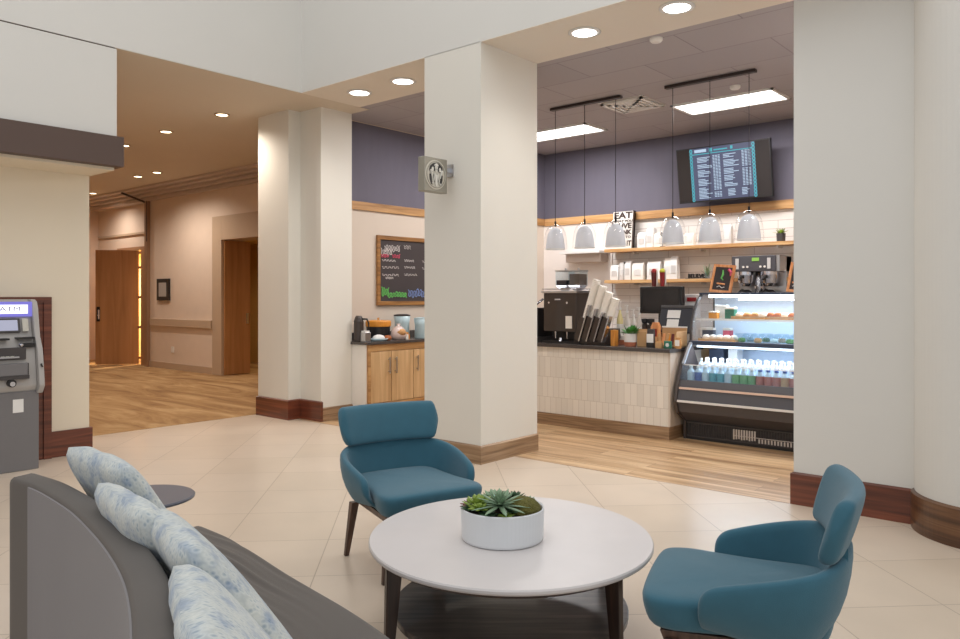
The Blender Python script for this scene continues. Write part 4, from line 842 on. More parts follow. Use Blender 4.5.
obj('grille_plate', bm, M['steel'], t, world=True)
for z, y in ((.535, 7.172), (.408, 7.130)):
    bm = B(); box(bm, CX0+.03, CX1, y-.006, y+.014, z-.010, z+.010); obj('trim_strip', bm, M['rosestrip'] if z > .5 else M['white'], t, world=True)
side = [(7.333, 0), (7.333, .19), (7.165, .285), (7.12, .41), (7.165, .57), (7.255, .757), (7.36, .90), (7.43, .975), (7.47, 1.0), (7.475, 1.10), (7.50, 1.20), (7.55, 1.32), (7.63, 1.42), (7.735, 1.49), (8.1, 1.49), (8.1, 0)]
# end frames: lower solid, upper a rim round side glass
bm = B(); prism_x(bm, [(y, z) for y, z in side if z <= 1.0]+[(8.1, 1.0), (8.1, 0)][:1]+[(8.1, 0)], CX0, CX0+.025)
obj('end_panel', bm, mat('brown_grey_end', srgb(74, 66, 64), .4, var=.05), t, world=True)
def rim(bm, pts, w, x0, x1):
    P = [Vector((0, y, z)) for y, z in pts]; rings = []
    for i, p in enumerate(P):
        d = (P[min(i+1, len(P)-1)]-P[max(i-1, 0)]).normalized(); n = Vector((0, -d.z, d.y))
        rings.append([(x0, *(p)[1:]), (x1, *(p)[1:]), (x1, *(p-n*w)[1:]), (x0, *(p-n*w)[1:])])
    loft(bm, rings)
bm = B(); rim(bm, [(7.47, 1.0), (7.475, 1.10), (7.50, 1.20), (7.55, 1.32), (7.63, 1.42), (7.735, 1.485)], .028, CX0, CX0+.02)
obj('end_rim', bm, M['darkgrey'], t, world=True)
bm = B(); box(bm, CX0, CX0+.02, 8.06, 8.1, 1.0, 1.475); obj('rear_post', bm, M['darkgrey'], t, world=True)
bm = B(); rim(bm, [(7.262, .765), (7.37, .90), (7.44, .97)], -.022, CX0+.025, CX0+.05); obj('lower_rim', bm, mat('pale_metal_rim', srgb(190, 198, 208), .3, .4), t, world=True)
bm = B(); box(bm, CX0, CX1, 7.44, 7.50, .955, 1.0); obj('middle_rail', bm, M['navy'], t, world=True, bevel=0.008)
bm = B(); box(bm, CX0, CX1, 7.70, 8.1, 1.475, 1.495); obj('top_panel', bm, M['navy'], t, world=True, bevel=0.004)
bm = B(); box(bm, CX0+.02, CX1, 8.05, 8.09, .60, 1.475); obj('back_wall', bm, M['caseback'], t, world=True)
bm = B(); box(bm, CX0+.025, CX1, 7.50, 8.05, .965, .99); obj('upper_deck', bm, M['caseback'], t, world=True)
bm = B(); box(bm, CX0+.025, CX1, 7.58, 8.05, 1.215, 1.225); obj('glass_shelf', bm, M['tintglass'], t, world=True)
bm = B(); box(bm, CX0+.025, CX1, 7.57, 7.58, 1.208, 1.228); obj('shelf_edge', bm, M['white'], t, world=True)
bm = B(); box(bm, CX0+.025, CX1, 7.25, 8.05, .585, .60); obj('lower_deck', bm, M['caseback'], t, world=True)
gpts = [(7.470, 1.0), (7.475, 1.10), (7.50, 1.20), (7.55, 1.32), (7.63, 1.42), (7.72, 1.478)]
bm = B(); rim(bm, gpts, .006, CX0+.02, CX1); obj('curved_glass', bm, M['glass'], t, world=True, smooth=False)
bm = B(); prism_x(bm, gpts+[(8.06, 1.475), (8.06, 1.0)], CX0+.004, CX0+.008); obj('side_glass', bm, M['glass'], t, world=True)
bm = B(); box(bm, CX0+.10, CX1, 7.72, 7.76, 1.445, 1.473); obj('upper_light_strip', bm, M['coldstrip'], t, world=True)
bm = B(); box(bm, CX0+.06, CX1, 7.52, 7.56, .93, .962); obj('lower_light_strip', bm, M['coldstrip2'], t, world=True)
area('case_upper_light', (-2.65, 7.78, 1.44), (D2R(-12), 0, 0), 1.7, .06, 9, (.82, .92, 1.0))
area('case_shelf_light', (-2.65, 7.66, 1.20), (D2R(-20), 0, 0), 1.7, .04, 3, (.82, .92, 1.0))
area('case_lower_light', (-2.65, 7.47, .93), (D2R(0), 0, 0), 1.7, .05, 9, (.74, .86, 1.0))
# wire dividers in the lower deck and the clear price rail along its front
bm = B(); prism_x(bm, [(7.212, .612), (7.265, .765), (7.270, .763), (7.217, .610)], CX0+.03, CX1)
obj('front_rail', bm, M['tintglass'], t, world=True)
bm = B(); box(bm, CX0+.03, CX1, 7.262, 7.272, .760, .768); obj('front_rail_edge', bm, M['white'], t, world=True)

bm = B(); box(bm, CX0+.04, CX1, 7.40, 8.05, .60, .66); obj('deck_step', bm, M['caseback'], WT, world=True)
# goods in the case: lower deck rows
rn = random.Random(21)
ORD = ['first', 'second', 'third', 'fourth', 'fifth', 'sixth', 'seventh', 'eighth', 'ninth', 'tenth', 'eleventh', 'twelfth', 'thirteenth', 'fourteenth', 'fifteenth', 'sixteenth', 'seventeenth', 'eighteenth', 'nineteenth', 'twentieth', 'twenty-first', 'twenty-second']
cap_w = M['white']
labels_ = [mat('label_'+n, srgb(*c), .5) for n, c in (('teal', (110, 176, 186)), ('green', (140, 186, 134)), ('red', (206, 130, 120)), ('navy', (90, 112, 172)), ('pale', (214, 224, 232)), ('orange', (222, 176, 136)))]
def proto_bottle(name, r, h, body, lab_m, cap_m, label, cat, group, z):
    t = thing(name, label, cat, (0, 0, z), 0, group)
    bm = B(); lathe(bm, [(r*.92, 0), (r, .006), (r, h*.62), (r*.45, h*.82), (r*.42, h*.88)], n=14); obj('bottle', bm, body, t, smooth=False)
    bm = B(); lathe(bm, [(r*1.02, h*.06), (r*1.02, h*.61)], n=14, cap0=False, cap1=False); obj('bottle_label', bm, lab_m, t)
    bm = B(); lathe(bm, [(r*.5, h*.88), (r*.5, h), (0, h)], n=12, cap1=False); obj('cap', bm, cap_m, t)
    return t
bottle_plastic = mat('clear_bottle', srgb(206, 218, 228), .15, var=.05)
order = [4, 3, 4, 0, 0, 4, 1, 1, 1, 2, 2, 2, 5, 2, 3, 3, 0, 4, 0, 3, 3, 2]
protos = {}
names_ = ['teal', 'green', 'red', 'navy', 'pale', 'orange']
for k, q in enumerate(order):
    x = CX0+.10+k*.078
    if x > CX1-.05: break
    lab = 'short %s label drink bottle, %s from the left in the open case front row' % (names_[q], ORD[k])
    if q not in protos:
        tt = proto_bottle('drink_bottle', .037, .155, bottle_plastic, labels_[q], M['blue'] if 6 < k < 16 else cap_w, lab, 'bottle', 'front row of labelled bottles', .60); protos[q] = tt; tt.location = (x, 7.300, .60); WM[tt.name] = Matrix.Translation(tt.location)
    else: dup(protos[q], (x, 7.300, .60), 0, lab)
p2 = None
for r_, y in enumerate((7.45, 7.53, 7.61)):
    for k in range(22):
        x = CX0+.14+k*.076+.02*(r_ % 2)
        if x > CX1-.05 or (r_ == 0 and k > 14): continue
        lab2 = 'clear white-capped bottle in the %s rear row of the open case, %s from left' % (('nearest', 'middle', 'last')[r_], ORD[k])
        if p2 is None:
            p2 = proto_bottle('drink_bottle', .028, .165, bottle_plastic, labels_[4], cap_w, lab2, 'bottle', 'rear rows of clear bottles', .60); p2.location = (x, y, .66)
        else: dup(p2, (x, y, .66), 0, lab2)
for px, w, h, m_, lab in ((-3.40, .16, .20, 'blue', 'dark blue drink carton group box at the far left of the lower deck'), (-3.22, .10, .22, 'white', 'white carton standing behind the left bottles in the lower deck')):
    bm = B(); x = px; box(bm, x-w/2, x+w/2, 7.78, 7.92, .60, .60+h+.1); tag(obj('drink_carton', bm, M['navy'] if m_ == 'blue' else M['white'], bevel=0.004), lab, 'carton')
# upper deck and glass shelf goods
def carton(px, y, z, w, d, h, m_, lab, cat='food pack', nm='food_pack'):
    x = at(px, y); t = thing(nm, lab, cat, (x, y, z))
    bm = B(); box(bm, -w/2, w/2, -d/2, d/2, 0, h*.82); obj('pack', bm, m_, t, bevel=0.003)
    bm = B(); box(bm, -w/2-.002, w/2+.002, -d/2-.002, d/2+.002, h*.82, h); obj('pack_lid', bm, M['offwhite'] if m_ is not M['white'] else M['greygoods'], t, bevel=0.002)
Zs = 1.225
carton(714, 7.68, Zs, .09, .07, .075, M['orange'], 'orange food pack, leftmost on the glass shelf of the display case')
carton(722, 7.80, Zs, .12, .08, .14, M['white'], 'tall white food pack on the glass shelf behind the orange one')
carton(731, 7.76, Zs, .10, .08, .12, M['green'], 'dark green food pack on the glass shelf right of the white one')
def plate(px, y, z, rx, ry, items, m_, lab, itlab):
    x = at(px, y); t = thing('serving_board', lab, 'tray', (x, y, z))
    bm = B(); box(bm, -rx, rx, -ry, ry, 0, .014); obj('board', bm, M['amber'], t, bevel=0.004); bm = B(); box(bm, -rx, rx, -ry, -ry+.01, .014, .03); obj('raised_rim', bm, M['kraft'], t)
    for k in range(items):
        bm = B(); fx = x-rx+.05+(2*rx-.1)*k/(items-1); lathe(bm, [(.02, 0), (.038, .008), (.042, .03), (.025, .052), (0, .056)], (fx, y+.0*k, z+.014), 14, sy=.8, cap1=False)
        tag(obj('pastry', bm, m_ if k % 3 else M['offwhite'], smooth=True), '%s, %s from the left' % (itlab, ORD[k]), 'pastry', itlab)
plate(751, 7.72, Zs, .17, .10, 4, M['pastry'], 'wooden board of sandwiches on the glass shelf, the left board', 'round sandwich on the left wooden board inside the case')
plate(778, 7.74, Zs, .19, .10, 5, M['bread'], 'wooden board of pastries on the glass shelf, the right board', 'round pastry on the right wooden board inside the case')
Zu = .99
plate(720, 7.66, Zu, .20, .09, 5, M['offwhite'], 'wooden board of pale pastries at the left of the upper deck', 'pale pastry on the upper deck board at the case left end')
carton(709, 7.88, Zu, .12, .08, .13, M['navy'], 'dark blue food pack at the back left of the upper deck')
carton(728, 7.88, Zu, .08, .08, .13, M['pink'], 'pink food pack standing at the back of the upper deck')
rn = random.Random(4)
for k in range(8):
    px = 742+k*8; y = 7.64+(k % 2)*.14; x = at(px, y)
    tt = thing('clear_food_box', 'clear hinged salad box on the upper deck of the display case, %s from the left' % ORD[k], 'food box', (x, y, Zu), 0, 'clear salad boxes')
    bm = B(); loft(bm, [[(a*.05, b_*.06, 0) for a, b_ in ((-1, -1), (1, -1), (1, 1), (-1, 1))], [(a*.062, b_*.07, .05) for a, b_ in ((-1, -1), (1, -1), (1, 1), (-1, 1))], [(a*.045, b_*.05, .09) for a, b_ in ((-1, -1), (1, -1), (1, 1), (-1, 1))]]); obj('box', bm, M['tintglass'], tt)
    bm = B(); lathe(bm, [(.03, .004), (.042, .02), (.03, .045), (0, .05)], n=12, cap1=False); obj('filling', bm, (M['leaf'], M['milkblue'], M['pastry'])[k % 3], tt, smooth=True)
# framed menu boards standing on the case
def easel(px0, px1, lab, h=.31):
    x0 = at(px0, 7.9); x1 = at(px1, 7.9); cx = (x0+x1)/2; hw = (x1-x0)/2
    t = thing('menu_board', lab, 'menu board', (cx, 7.9, 1.495), 0, 'orange framed boards on the case')
    Q = Matrix.Rotation(D2R(-14), 4, 'X') @ Matrix.Shear('XY', 4, (0, 0)) @ Matrix.Rotation(D2R(5), 4, 'Y')
    bm = B(); w = .028
    box(bm, -hw, hw, -.01, .01, 0, w, Q); box(bm, -hw, hw, -.01, .01, h-w, h, Q); box(bm, -hw, -hw+w, -.01, .01, w, h-w, Q); box(bm, hw-w, hw, -.01, .01, w, h-w, Q); obj('frame', bm, M['orangewood'], t)
    bm = B(); box(bm, -hw+w*.9, hw-w*.9, -.004, .004, w*.9, h-w*.9, Q); bd = obj('chalk_panel', bm, M['chalkboard'], t)
    def blob(nm, m_, pts, r):
        bm = B(); tube(bm, [Q @ Vector((x, -.006, z)) for x, z in pts], r, 6); obj(nm, bm, m_, bd)
    blob('pink_chalk', M['pink'], [(hw-.07, h-.05), (hw-.035, h-.08), (hw-.04, h-.12)], [.016, .018, .008])
    blob('green_chalk', M['chalkgreen'], [(-.01, h-.06), (.0, h-.11), (-.012, h-.15), (.012, h-.17)], [.007, .013, .009, .006])
    blob('orange_chalk', M['orangewood'], [(-.05, .10), (.04, .095)], .010)
    blob('white_chalk', M['chalk'], [(-.045, .06), (-.02, .075), (.01, .055), (.04, .065)], .005)
    bm = B(); box(bm, -.01, .01, .07, .08, 0, .2); obj('rear_prop', bm, M['orangewood'], t)
easel(709, 731, 'orange framed chalk menu board standing on the display case, the left one'); easel(786, 806, 'orange framed chalk menu board on the display case, half hidden by the right wall')

# twin brewer on the back counter
t = thing('twin_brewer', 'tall black twin coffee brewer with steel baskets behind the display case', 'coffee machine', ((at(738, 9.4)+at(785, 9.4))/2, 9.4, .92))
hw = (at(785, 9.4)-at(738, 9.4))/2
bm = B(); box(bm, -hw, hw-.04, -.2, .05, .84, 1.03); obj('control_head', bm, M['charcoal'], t, bevel=0.008)
bm = B(); box(bm, hw-.04, hw, -.18, .22, .84, 1.03); box(bm, -hw, hw, .05, .22, .0, 1.02); obj('steel_back', bm, M['steel'], t)
bm = B(); box(bm, -.035, .05, -.206, -.2, .965, 1.005); obj('green_display', bm, M['espscreen'], t)
bm = B(); box(bm, -hw+.05, -hw+.09, -.206, -.2, .87, 1.0); box(bm, hw-.14, hw-.10, -.206, -.2, .87, 1.0); obj('switch_panels', bm, M['greygoods'], t)
bm = B()
for x in (-.14, -.09, .07, .12): rod(bm, (x, -.2, .895), (x, -.212, .895), .013)
obj('dial_buttons', bm, M['offwhite'], t)
for s in (-.16, .13):
    bm = B(); lathe(bm, [(.05, .66), (.085, .70), (.10, .80), (.10, .84)], (s, -.09, 0), 24); bk = obj('brew_basket', bm, M['chrome'], t)
    bm = B(); tube(bm, [(s, -.17, .79), (s, -.26, .77), (s, -.28, .74)], .016); obj('basket_handle', bm, M['black'], bk)
    bm = B(); lathe(bm, [(.10, .03), (.11, .05), (.11, .50), (.06, .58), (.0, .60)], (s, -.07, 0), 24, cap1=False); sv = obj('coffee_server', bm, M['steel'], t)
    bm = B(); lathe(bm, [(.115, .50), (.10, .57), (.04, .62), (0, .62)], (s, -.07, 0), 24, cap1=False); tube(bm, [(s-.1, -.12, .56), (s, -.2, .62), (s+.1, -.12, .56)], .014); obj('server_lid', bm, M['black'], sv)
bm = B(); lathe(bm, [(.02, .50), (.05, .56), (.06, .66), (.03, .80), (.02, .84)], (-.015, -.02, 0), 20); obj('centre_funnel', bm, M['chrome'], t)
bm = B(); box(bm, -hw, hw, -.22, .22, 0, .03); obj('base_plate', bm, M['black'], t)

# ------------------------------------------------------------------ shelf things
sx_ = lambda px: at(px, 9.58)
U = SH['upper']; Lw = SH['lower']
t = thing('eat_sign', 'cream typographic wooden sign reading EAT at the left end of the upper shelf', 'sign', ((sx_(610)+sx_(634))/2, 9.60, U))
hw = (sx_(634)-sx_(612))/2-.02
SG = Matrix.Rotation(D2R(-5), 4, 'X')
bm = B(); box(bm, -hw, hw, -.03, .0, 0, .535, SG); obj('panel', bm, M['offwhite'], t)
bm = B(); box(bm, hw, hw+.012, -.03, .03, 0, .54, SG); box(bm, -hw, hw+.012, 0, .03, 0, .54, SG); obj('dark_box_frame', bm, M['darkwood'], t)
letters = bmesh.new()
for s, z, sz, stx in (('EAT', .475, .125, 1.32), ('WHAT YOU', .395, .048, 1.2), ('LOVE', .325, .105, 1.15), ('DRINK', .235, .085, 1.08), ('WHAT TO', .165, .05, 1.2), ('LOVE IT', .075, .10, .85)):
    b2 = text_bm(s, sz, .003, .004 if sz > .06 else .001, stx); place(b2, SG @ Matrix.Translation((0, -.033, z)) @ FX, (0, 0, 0))
    mtmp = bpy.data.meshes.new('tmp'); b2.to_mesh(mtmp); b2.free(); letters.from_mesh(mtmp); bpy.data.meshes.remove(mtmp)
obj('lettering', letters, mat('dark_brown_letter', srgb(66, 50, 44), .7), t)
def bagitem(px, z, w, h, m_, lab, nm, cat, group=None, y=9.58, edge=None):
    t = thing(nm, lab, cat, (sx_(px), y, z), 0, group)
    bm = B(); loft(bm, [[(-w/2, -.05, 0), (w/2, -.05, 0), (w/2, .05, 0), (-w/2, .05, 0)], [(-w/2, -.045, h*.8), (w/2, -.045, h*.8), (w/2, .045, h*.8), (-w/2, .045, h*.8)], [(-w/2, -.012, h), (w/2, -.012, h), (w/2, .012, h), (-w/2, .012, h)]]); obj('bag', bm, m_, t, bevel=0.003)
    bm = B(); box(bm, -w*.3, w*.3, -.054, -.048, h*.25, h*.6); obj('bag_label', bm, M['greygoods'] if m_ is M['white'] else M['white'], t)
    if edge: bm = B(); box(bm, w/2, w/2+.02, -.04, .04, 0, h*.98); obj('dark_spine', bm, edge, t)
bagitem(643, U, .13, .22, M['white'], 'white coffee bag with a dark edge right of the EAT sign', 'coffee_bag', 'coffee bag', edge=M['black'])
bagitem(651, U, .10, .27, M['white'], 'tall narrow white coffee bag, second after the EAT sign', 'coffee_bag', 'coffee bag', edge=M['greygoods'])
bagitem(660, U, .13, .20, M['offwhite'], 'cream coffee bag standing beside the small dark heart ornament', 'coffee_bag', 'coffee bag')
bm = B(); tube(bm, [(-.03, 0, .03), (0, 0, 0), (.035, 0, .04), (.02, 0, .05), (0, 0, .03), (-.02, 0, .055), (-.03, 0, .03)], .008); bmesh.ops.transform(bm, matrix=Matrix.Translation((sx_(665.5), 9.50, U+.14)), verts=bm.verts)
o = obj('heart_ornament', bm, M['black']); tag(o, 'small dark heart ornament on a thin stand on the upper shelf', 'ornament')
bm = B(); rod(bm, (sx_(665.5), 9.50, U), (sx_(665.5), 9.50, U+.14), .004); box(bm, sx_(665.5)-.03, sx_(665.5)+.03, 9.48, 9.52, U, U+.01); obj('stand', bm, M['black'], o)
bagitem(728, U, .11, .24, M['greygoods'], 'grey white coffee bag beside the middle pendant of the right bar', 'coffee_bag', 'coffee bag')
bagitem(690, U, .14, .17, M['offwhite'], 'low cream coffee bag between the first two pendants of the right bar', 'coffee_bag', 'coffee bag')
t = thing('potted_plant', 'tiny green plant in a dark pot at the right end of the upper shelf', 'potted plant', (at(781, 9.55), 9.55, U))
bm = B(); lathe(bm, [(.045, 0), (.05, .01), (.055, .10), (.045, .10), (0, .09)], n=20, cap1=False); obj('pot', bm, M['darkgrey'], t)
bm = B(); rn = random.Random(8)
for k in range(30):
    a = rn.uniform(0, 2*PI); e = rn.uniform(.3, 1.4); leafblade(bm, (0, 0, .09), (math.cos(a)*math.cos(e), math.sin(a)*math.cos(e), math.sin(e)), rn.uniform(.06, .12), .025, .1)
obj('foliage', bm, M['lime'], t)
# lower shelf
k = 0
for px, w, h, m_, e, lab in ((616, .13, .22, 'white', None, 'white boxy cup sleeve pack at the left end of the lower shelf'), (623, .07, .26, 'greygoods', 'black', 'narrow grey pack with a dark spine on the lower shelf'), (629, .10, .27, 'white', None, 'tall white coffee pack on the lower shelf, third from the left'), (639, .17, .24, 'offwhite', None, 'wide cream coffee pack on the lower shelf, left of the red drinks'), (655, .20, .25, 'white', None, 'wide white coffee pack behind the red drinks on the lower shelf'), (668.5, .09, .29, 'offwhite', None, 'tall cream pack right behind the yellow lidded drink'), (675, .10, .31, 'white', None, 'tallest white cup sleeve pack on the lower shelf, right of the drinks')):
    bagitem(px, Lw, w, h, M[m_], lab, 'coffee_pack', 'coffee bag', edge=M[e] if e else None)
# two iced drinks standing on the register monitor
for px, lid, liq, lab in ((653.5, 'red', 'brownred', 'tall iced drink display cup with a red top on the register monitor'), (662, 'yellow', 'red', 'tall iced drink display cup with a yellow top on the register monitor')):
    t = thing('iced_drink', lab, 'drink', (at(px, 8.0), 8.01, 1.572)); bm = B(); lathe(bm, [(.024, 0), (.032, .16), (.030, .16), (0, .16)], n=20, cap1=False); obj('cup', bm, M[liq], t); bm = B(); lathe(bm, [(.034, .16), (.034, .175), (.02, .20), (0, .205)], n=20, cap1=False); obj('lid', bm, M[lid], t)
    bm = B(); box(bm, .033, .047, -.004, .004, .01, .18); obj('white_straw', bm, M['white'], t)
t = thing('word_ornament', 'small row of dark block letters on the lower shelf left of the menu board', 'ornament', ((at(690, 9.5)+at(703, 9.5))/2, 9.50, Lw))
bm = text_bm('BELIEVE', .072, .012, .003, .95); place(bm, FX, (0, 0, .034)); obj('letters', bm, M['black'], t)
bm = B(); box(bm, -.15, .15, -.014, .014, 0, .006); obj('base_strip', bm, M['black'], t)
t = thing('small_succulent', 'small grey green sprig in a clear glass beside the block letters', 'potted plant', (at(707, 9.55), 9.56, Lw)); bm = B(); lathe(bm, [(.03, 0), (.035, .09), (.032, .09), (.028, .01), (0, .01)], n=16, cap1=False); obj('glass_pot', bm, M['tintglass'], t)
bm = B(); rn = random.Random(3)
for k in range(18):
    a = rn.uniform(0, 2*PI); e = rn.uniform(.5, 1.5); leafblade(bm, (0, 0, .03), (math.cos(a)*math.cos(e), math.sin(a)*math.cos(e), math.sin(e)), rn.uniform(.08, .20), .018, .1)
obj('sprig', bm, M['agave'], t)

# ------------------------------------------------------------------ lounge chairs
def catmull(P, n):
    out = []; P = [Vector(p) for p in P]
    for i in range(len(P)-1):
        p0 = P[max(i-1, 0)]; p1 = P[i]; p2 = P[i+1]; p3 = P[min(i+2, len(P)-1)]
        for k in range(n):
            t_ = k/n; out.append(0.5*((2*p1)+(p2-p0)*t_+(2*p0-5*p1+4*p2-p3)*t_*t_+(3*p1-p0-3*p2+p3)*t_**3))
    out.append(P[-1]); return out
def make_chair(label, loc, rz):
    t = thing('lounge_chair', label, 'armchair', loc, rz, 'teal lounge chairs')
    half = [(-.305, -.155), (-.314, -.06), (-.318, .03), (-.311, .11), (-.282, .185), (-.215, .235), (-.115, .258), (0, .264)]
    pts = half+[(-x, y) for x, y in reversed(half[:-1])]
    path = catmull([(x, y, 0) for x, y in pts], 6)
    cum = [0]
    for a, b_ in zip(path, path[1:]): cum.append(cum[-1]+(b_-a).length)
    Lt = cum[-1]; bm = B(); rings = []
    ds = [0, .006, .016, .03, .05, .075, .10, .13]
    samp = [d for d in ds]+[.16+i*(Lt-.32)/40 for i in range(41)]+[Lt-d for d in reversed(ds)]
    for s in samp:
        i = max(j for j in range(len(cum)) if cum[j] <= s+1e-9); i = min(i, len(path)-2)
        f = (s-cum[i])/(cum[i+1]-cum[i]); p = path[i].lerp(path[i+1], f); d = (path[i+1]-path[i]).normalized(); nrm = Vector((-d.y, d.x, 0))   # outward
        if nrm.dot(p-Vector((0, -.05, 0))) < 0: nrm = -nrm
        de = min(s, Lt-s); back = max(0.0, min(1.0, de/(Lt/2)))
        top = .512+.123*min(1, de/.47)**.9
        R = .055
        if de < R: top -= (R-.0)*(1-math.sqrt(max(0, 1-((R-de)/R)**2)))
        bot = .335+.03*max(0, 1-de/.25)
        w = .046*(math.sqrt(max(.04, 1-((.024-de)/.024)**2)) if de < .024 else 1)
        def P(off, z):
            fl = .045*(z-.335)/.36*(0.5+.5*back)
            return p+nrm*(off+fl)+Vector((0, 0, z))
        h = w/2; rr = min(.02, (top-bot)*.2)
        tb_ = -.05
        rings.append([P(-h*.6+tb_, bot), P(h*.6+tb_, bot), P(h*.95+tb_*.62, bot+(top-bot)*.18), P(h, bot+(top-bot)*.5), P(h, top-rr), P(h*.6, top-rr*.25), P(0, top), P(-h*.6, top-rr*.25), P(-h, top-rr), P(-h, bot+(top-bot)*.5), P(-h+tb_*.3, bot+.03)])
    loft(bm, rings); obj('tub_shell', bm, M['teal'], t, smooth=True, subsurf=1)
    # seat cushion
    def outline(inset, z):
        out = []
        n = 44
        for i in range(n):
            a = 2*PI*i/n; c_, s_ = math.cos(a), math.sin(a); e = 2/8.0
            x = abs(c_)**e*(1 if c_ > 0 else -1); y = abs(s_)**e*(1 if s_ > 0 else -1)
            hwid = .298 if y < -.55 else .298-.038*min(1, (y+.55)/.5)
            out.append((x*(hwid-inset), -.045+y*(.305-inset)-(.012*(1-x*x) if y < 0 else 0), z+(.008*(1-x*x) if z > .44 else 0)))
        return out
    bm = B(); loft(bm, [outline(.055, .335), outline(.028, .342), outline(.014, .37), outline(.002, .425), outline(.004, .444), outline(.018, .456), outline(.08, .461), outline(.18, .463)]); obj('seat', bm, M['teal'], t, smooth=True, subsurf=1)
    # upper back pad
    bm = B(); rings = []; N = 28
    for i in range(N+1):
        u = -1+2*i/N; au = abs(u); x = .308*math.sin(u*.7)/math.sin(.7)
        yb = .300-.062*(u*u)**.95
        e = max(0, (au-.86)/.14); hh = .107*math.sqrt(max(.02, 1-e**2.6))*(1 if e < 1 else .2); th = .034*math.sqrt(max(.05, 1-e**3))
        zc = .724
        ang = u*.36; nx, ny = math.sin(ang), math.cos(ang)
        ring = []
        for k in range(16):
            a = 2*PI*k/16; ex = 2/5.5
            ca, sa = math.cos(a), math.sin(a); dz = abs(sa)**ex*(1 if sa > 0 else -1)*hh; dn = abs(ca)**(2/2.6)*(1 if ca > 0 else -1)*th
            lean = (dz)*.30
            ring.append((x+nx*(dn+lean), yb+ny*(dn+lean), zc+dz))
        rings.append(ring)
    loft(bm, rings); obj('upper_back_pad', bm, M['teal'], t, smooth=True, subsurf=1)
    bm = B(); box(bm, -.20, .20, .272, .290, .58, .66); obj('pad_mount', bm, M['teal'], t)
    bm = B(); fr = [(-.255, -.285), (.255, -.285), (.225, .22), (-.225, .22)]
    loft(bm, [[(x*.96, y*.96, .300) for x, y in fr], [(x, y, .338) for x, y in fr]]); obj('wood_frame', bm, M['chairwood'], t, bevel=0.004)
    for sx in (-1, 1):
        for y, yy in ((-.245, -.250), (.215, .265)):
            bm = B(); top_ = (sx*.235, y, .31); bt = (sx*.262, yy, 0); rings = []
            for (cx_, cy_, cz_), h in ((top_, .022), (bt, .0125)):
                rings.append([(cx_+a*h, cy_+b_*h, cz_) for a, b_ in ((-1, -1), (1, -1), (1, 1), (-1, 1))])
            loft(bm, rings); obj('leg', bm, M['chairwood'], t, bevel=0.003)
    return t
ch = make_chair('teal tub armchair facing the camera side, behind the round table by the pillar', (-3.045, 2.945, 0), D2R(72))
dup(ch, (-1.035, 2.675, 0), D2R(-71), 'teal tub armchair seen from the side at the right edge of the floor')

# ------------------------------------------------------------------ coffee table
TC = (-2.015, 2.537)
t = thing('coffee_table', 'round pale quartz coffee table with dark legs and a round lower shelf', 'coffee table', (TC[0], TC[1], 0), YAW)
bm = B(); lathe(bm, [(.570, .427), (.585, .429), (.590, .436), (.590, .445), (.586, .451), (0, .451)], n=96, sy=1.06, cap1=False); obj('tabletop', bm, M['quartz'], t, smooth=False)
bm = B(); lathe(bm, [(.545, .405), (.56, .425)], n=96, sy=1.06); obj('under_ring', bm, M['darkwood'], t)
bm = B(); lathe(bm, [(.485, .140), (.49, .143), (.49, .162), (.485, .165), (0, .165)], n=80, sy=1.06, cap1=False); obj('lower_shelf', bm, M['shelfdark'], t)
for a in (206, 316, 33, 128):
    bm = B(); a = D2R(a); rings = []
    for r, z, hw, hd in ((.515, .41, .033, .016), (.54, 0, .016, .012)):
        c_ = Vector((r*math.cos(a), r*math.sin(a)*1.04, z)); n_ = Vector((math.cos(a), math.sin(a), 0)); s_ = Vector((-math.sin(a), math.cos(a), 0))
        rings.append([c_-n_*hw-s_*hd, c_+n_*hw-s_*hd, c_+n_*hw+s_*hd, c_-n_*hw+s_*hd])
    loft(bm, rings); obj('leg', bm, M['darkwood'], t, bevel=0.003)
# planter bowl
PC = (-2.006, 2.475)
t = thing('succulent_bowl', 'white round ceramic bowl planted with succulents on the quartz coffee table', 'planter', (PC[0], PC[1], .451), YAW)
bm = B(); lathe(bm, [(.158, 0), (.166, .004), (.169, .012), (.173, .130), (.170, .134), (.165, .130), (.162, .105), (0, .103)], n=64, cap1=False); obj('bowl', bm, M['bowl'], t, smooth=False)
bm = B(); lathe(bm, [(.157, .10), (.16, .11), (.10, .119), (0, .122)], n=40, cap1=False); obj('soil', bm, M['soil'], t, smooth=True)
def rosette(c, R, n_layers, per, m_, nm, w=.03, el=(0.15, 1.3), curl=.1):
    bm = B()
    for l in range(n_layers):
        f = l/(max(1, n_layers-1)); e = el[0]+(el[1]-el[0])*f; L = R*(1-.45*f)
        for k in range(per):
            a = 2*PI*k/per+l*.45
            leafblade(bm, c, (math.cos(a)*math.cos(e), math.sin(a)*math.cos(e), math.sin(e)), L, w*(1-.3*f), curl)
    return obj(nm, bm, m_, t, smooth=True)
rosette((-.012, -.085, 0.158), .125, 4, 9, M['agave'], 'star_succulent', .024, (.02, 1.25), .10)
rosette((-.095, -.02, 0.132), .075, 4, 8, M['lime'], 'lime_succulent', .045, (.25, 1.35), -.1)
rosette((-.125, .015, 0.127), .06, 3, 7, M['redleaf'], 'russet_succulent', .03, (.2, 1.2))
rosette((-.095, -.085, 0.140), .055, 3, 7, M['lime'], 'lime_succulent', .03, (.3, 1.2))
rosette((-.03, .06, 0.132), .075, 4, 9, M['agave'], 'pale_succulent', .035, (.3, 1.3), -.1)
rosette((.055, .09, 0.132), .07, 4, 10, M['darkleaf'], 'dark_succulent', .018, (.2, 1.35))
rosette((.015, .10, 0.132), .065, 3, 9, M['darkleaf'], 'dark_succulent', .018, (.2, 1.35))
rosette((.11, .07, 0.127), .055, 3, 9, M['agave'], 'pale_succulent', .015, (.1, 1.3))
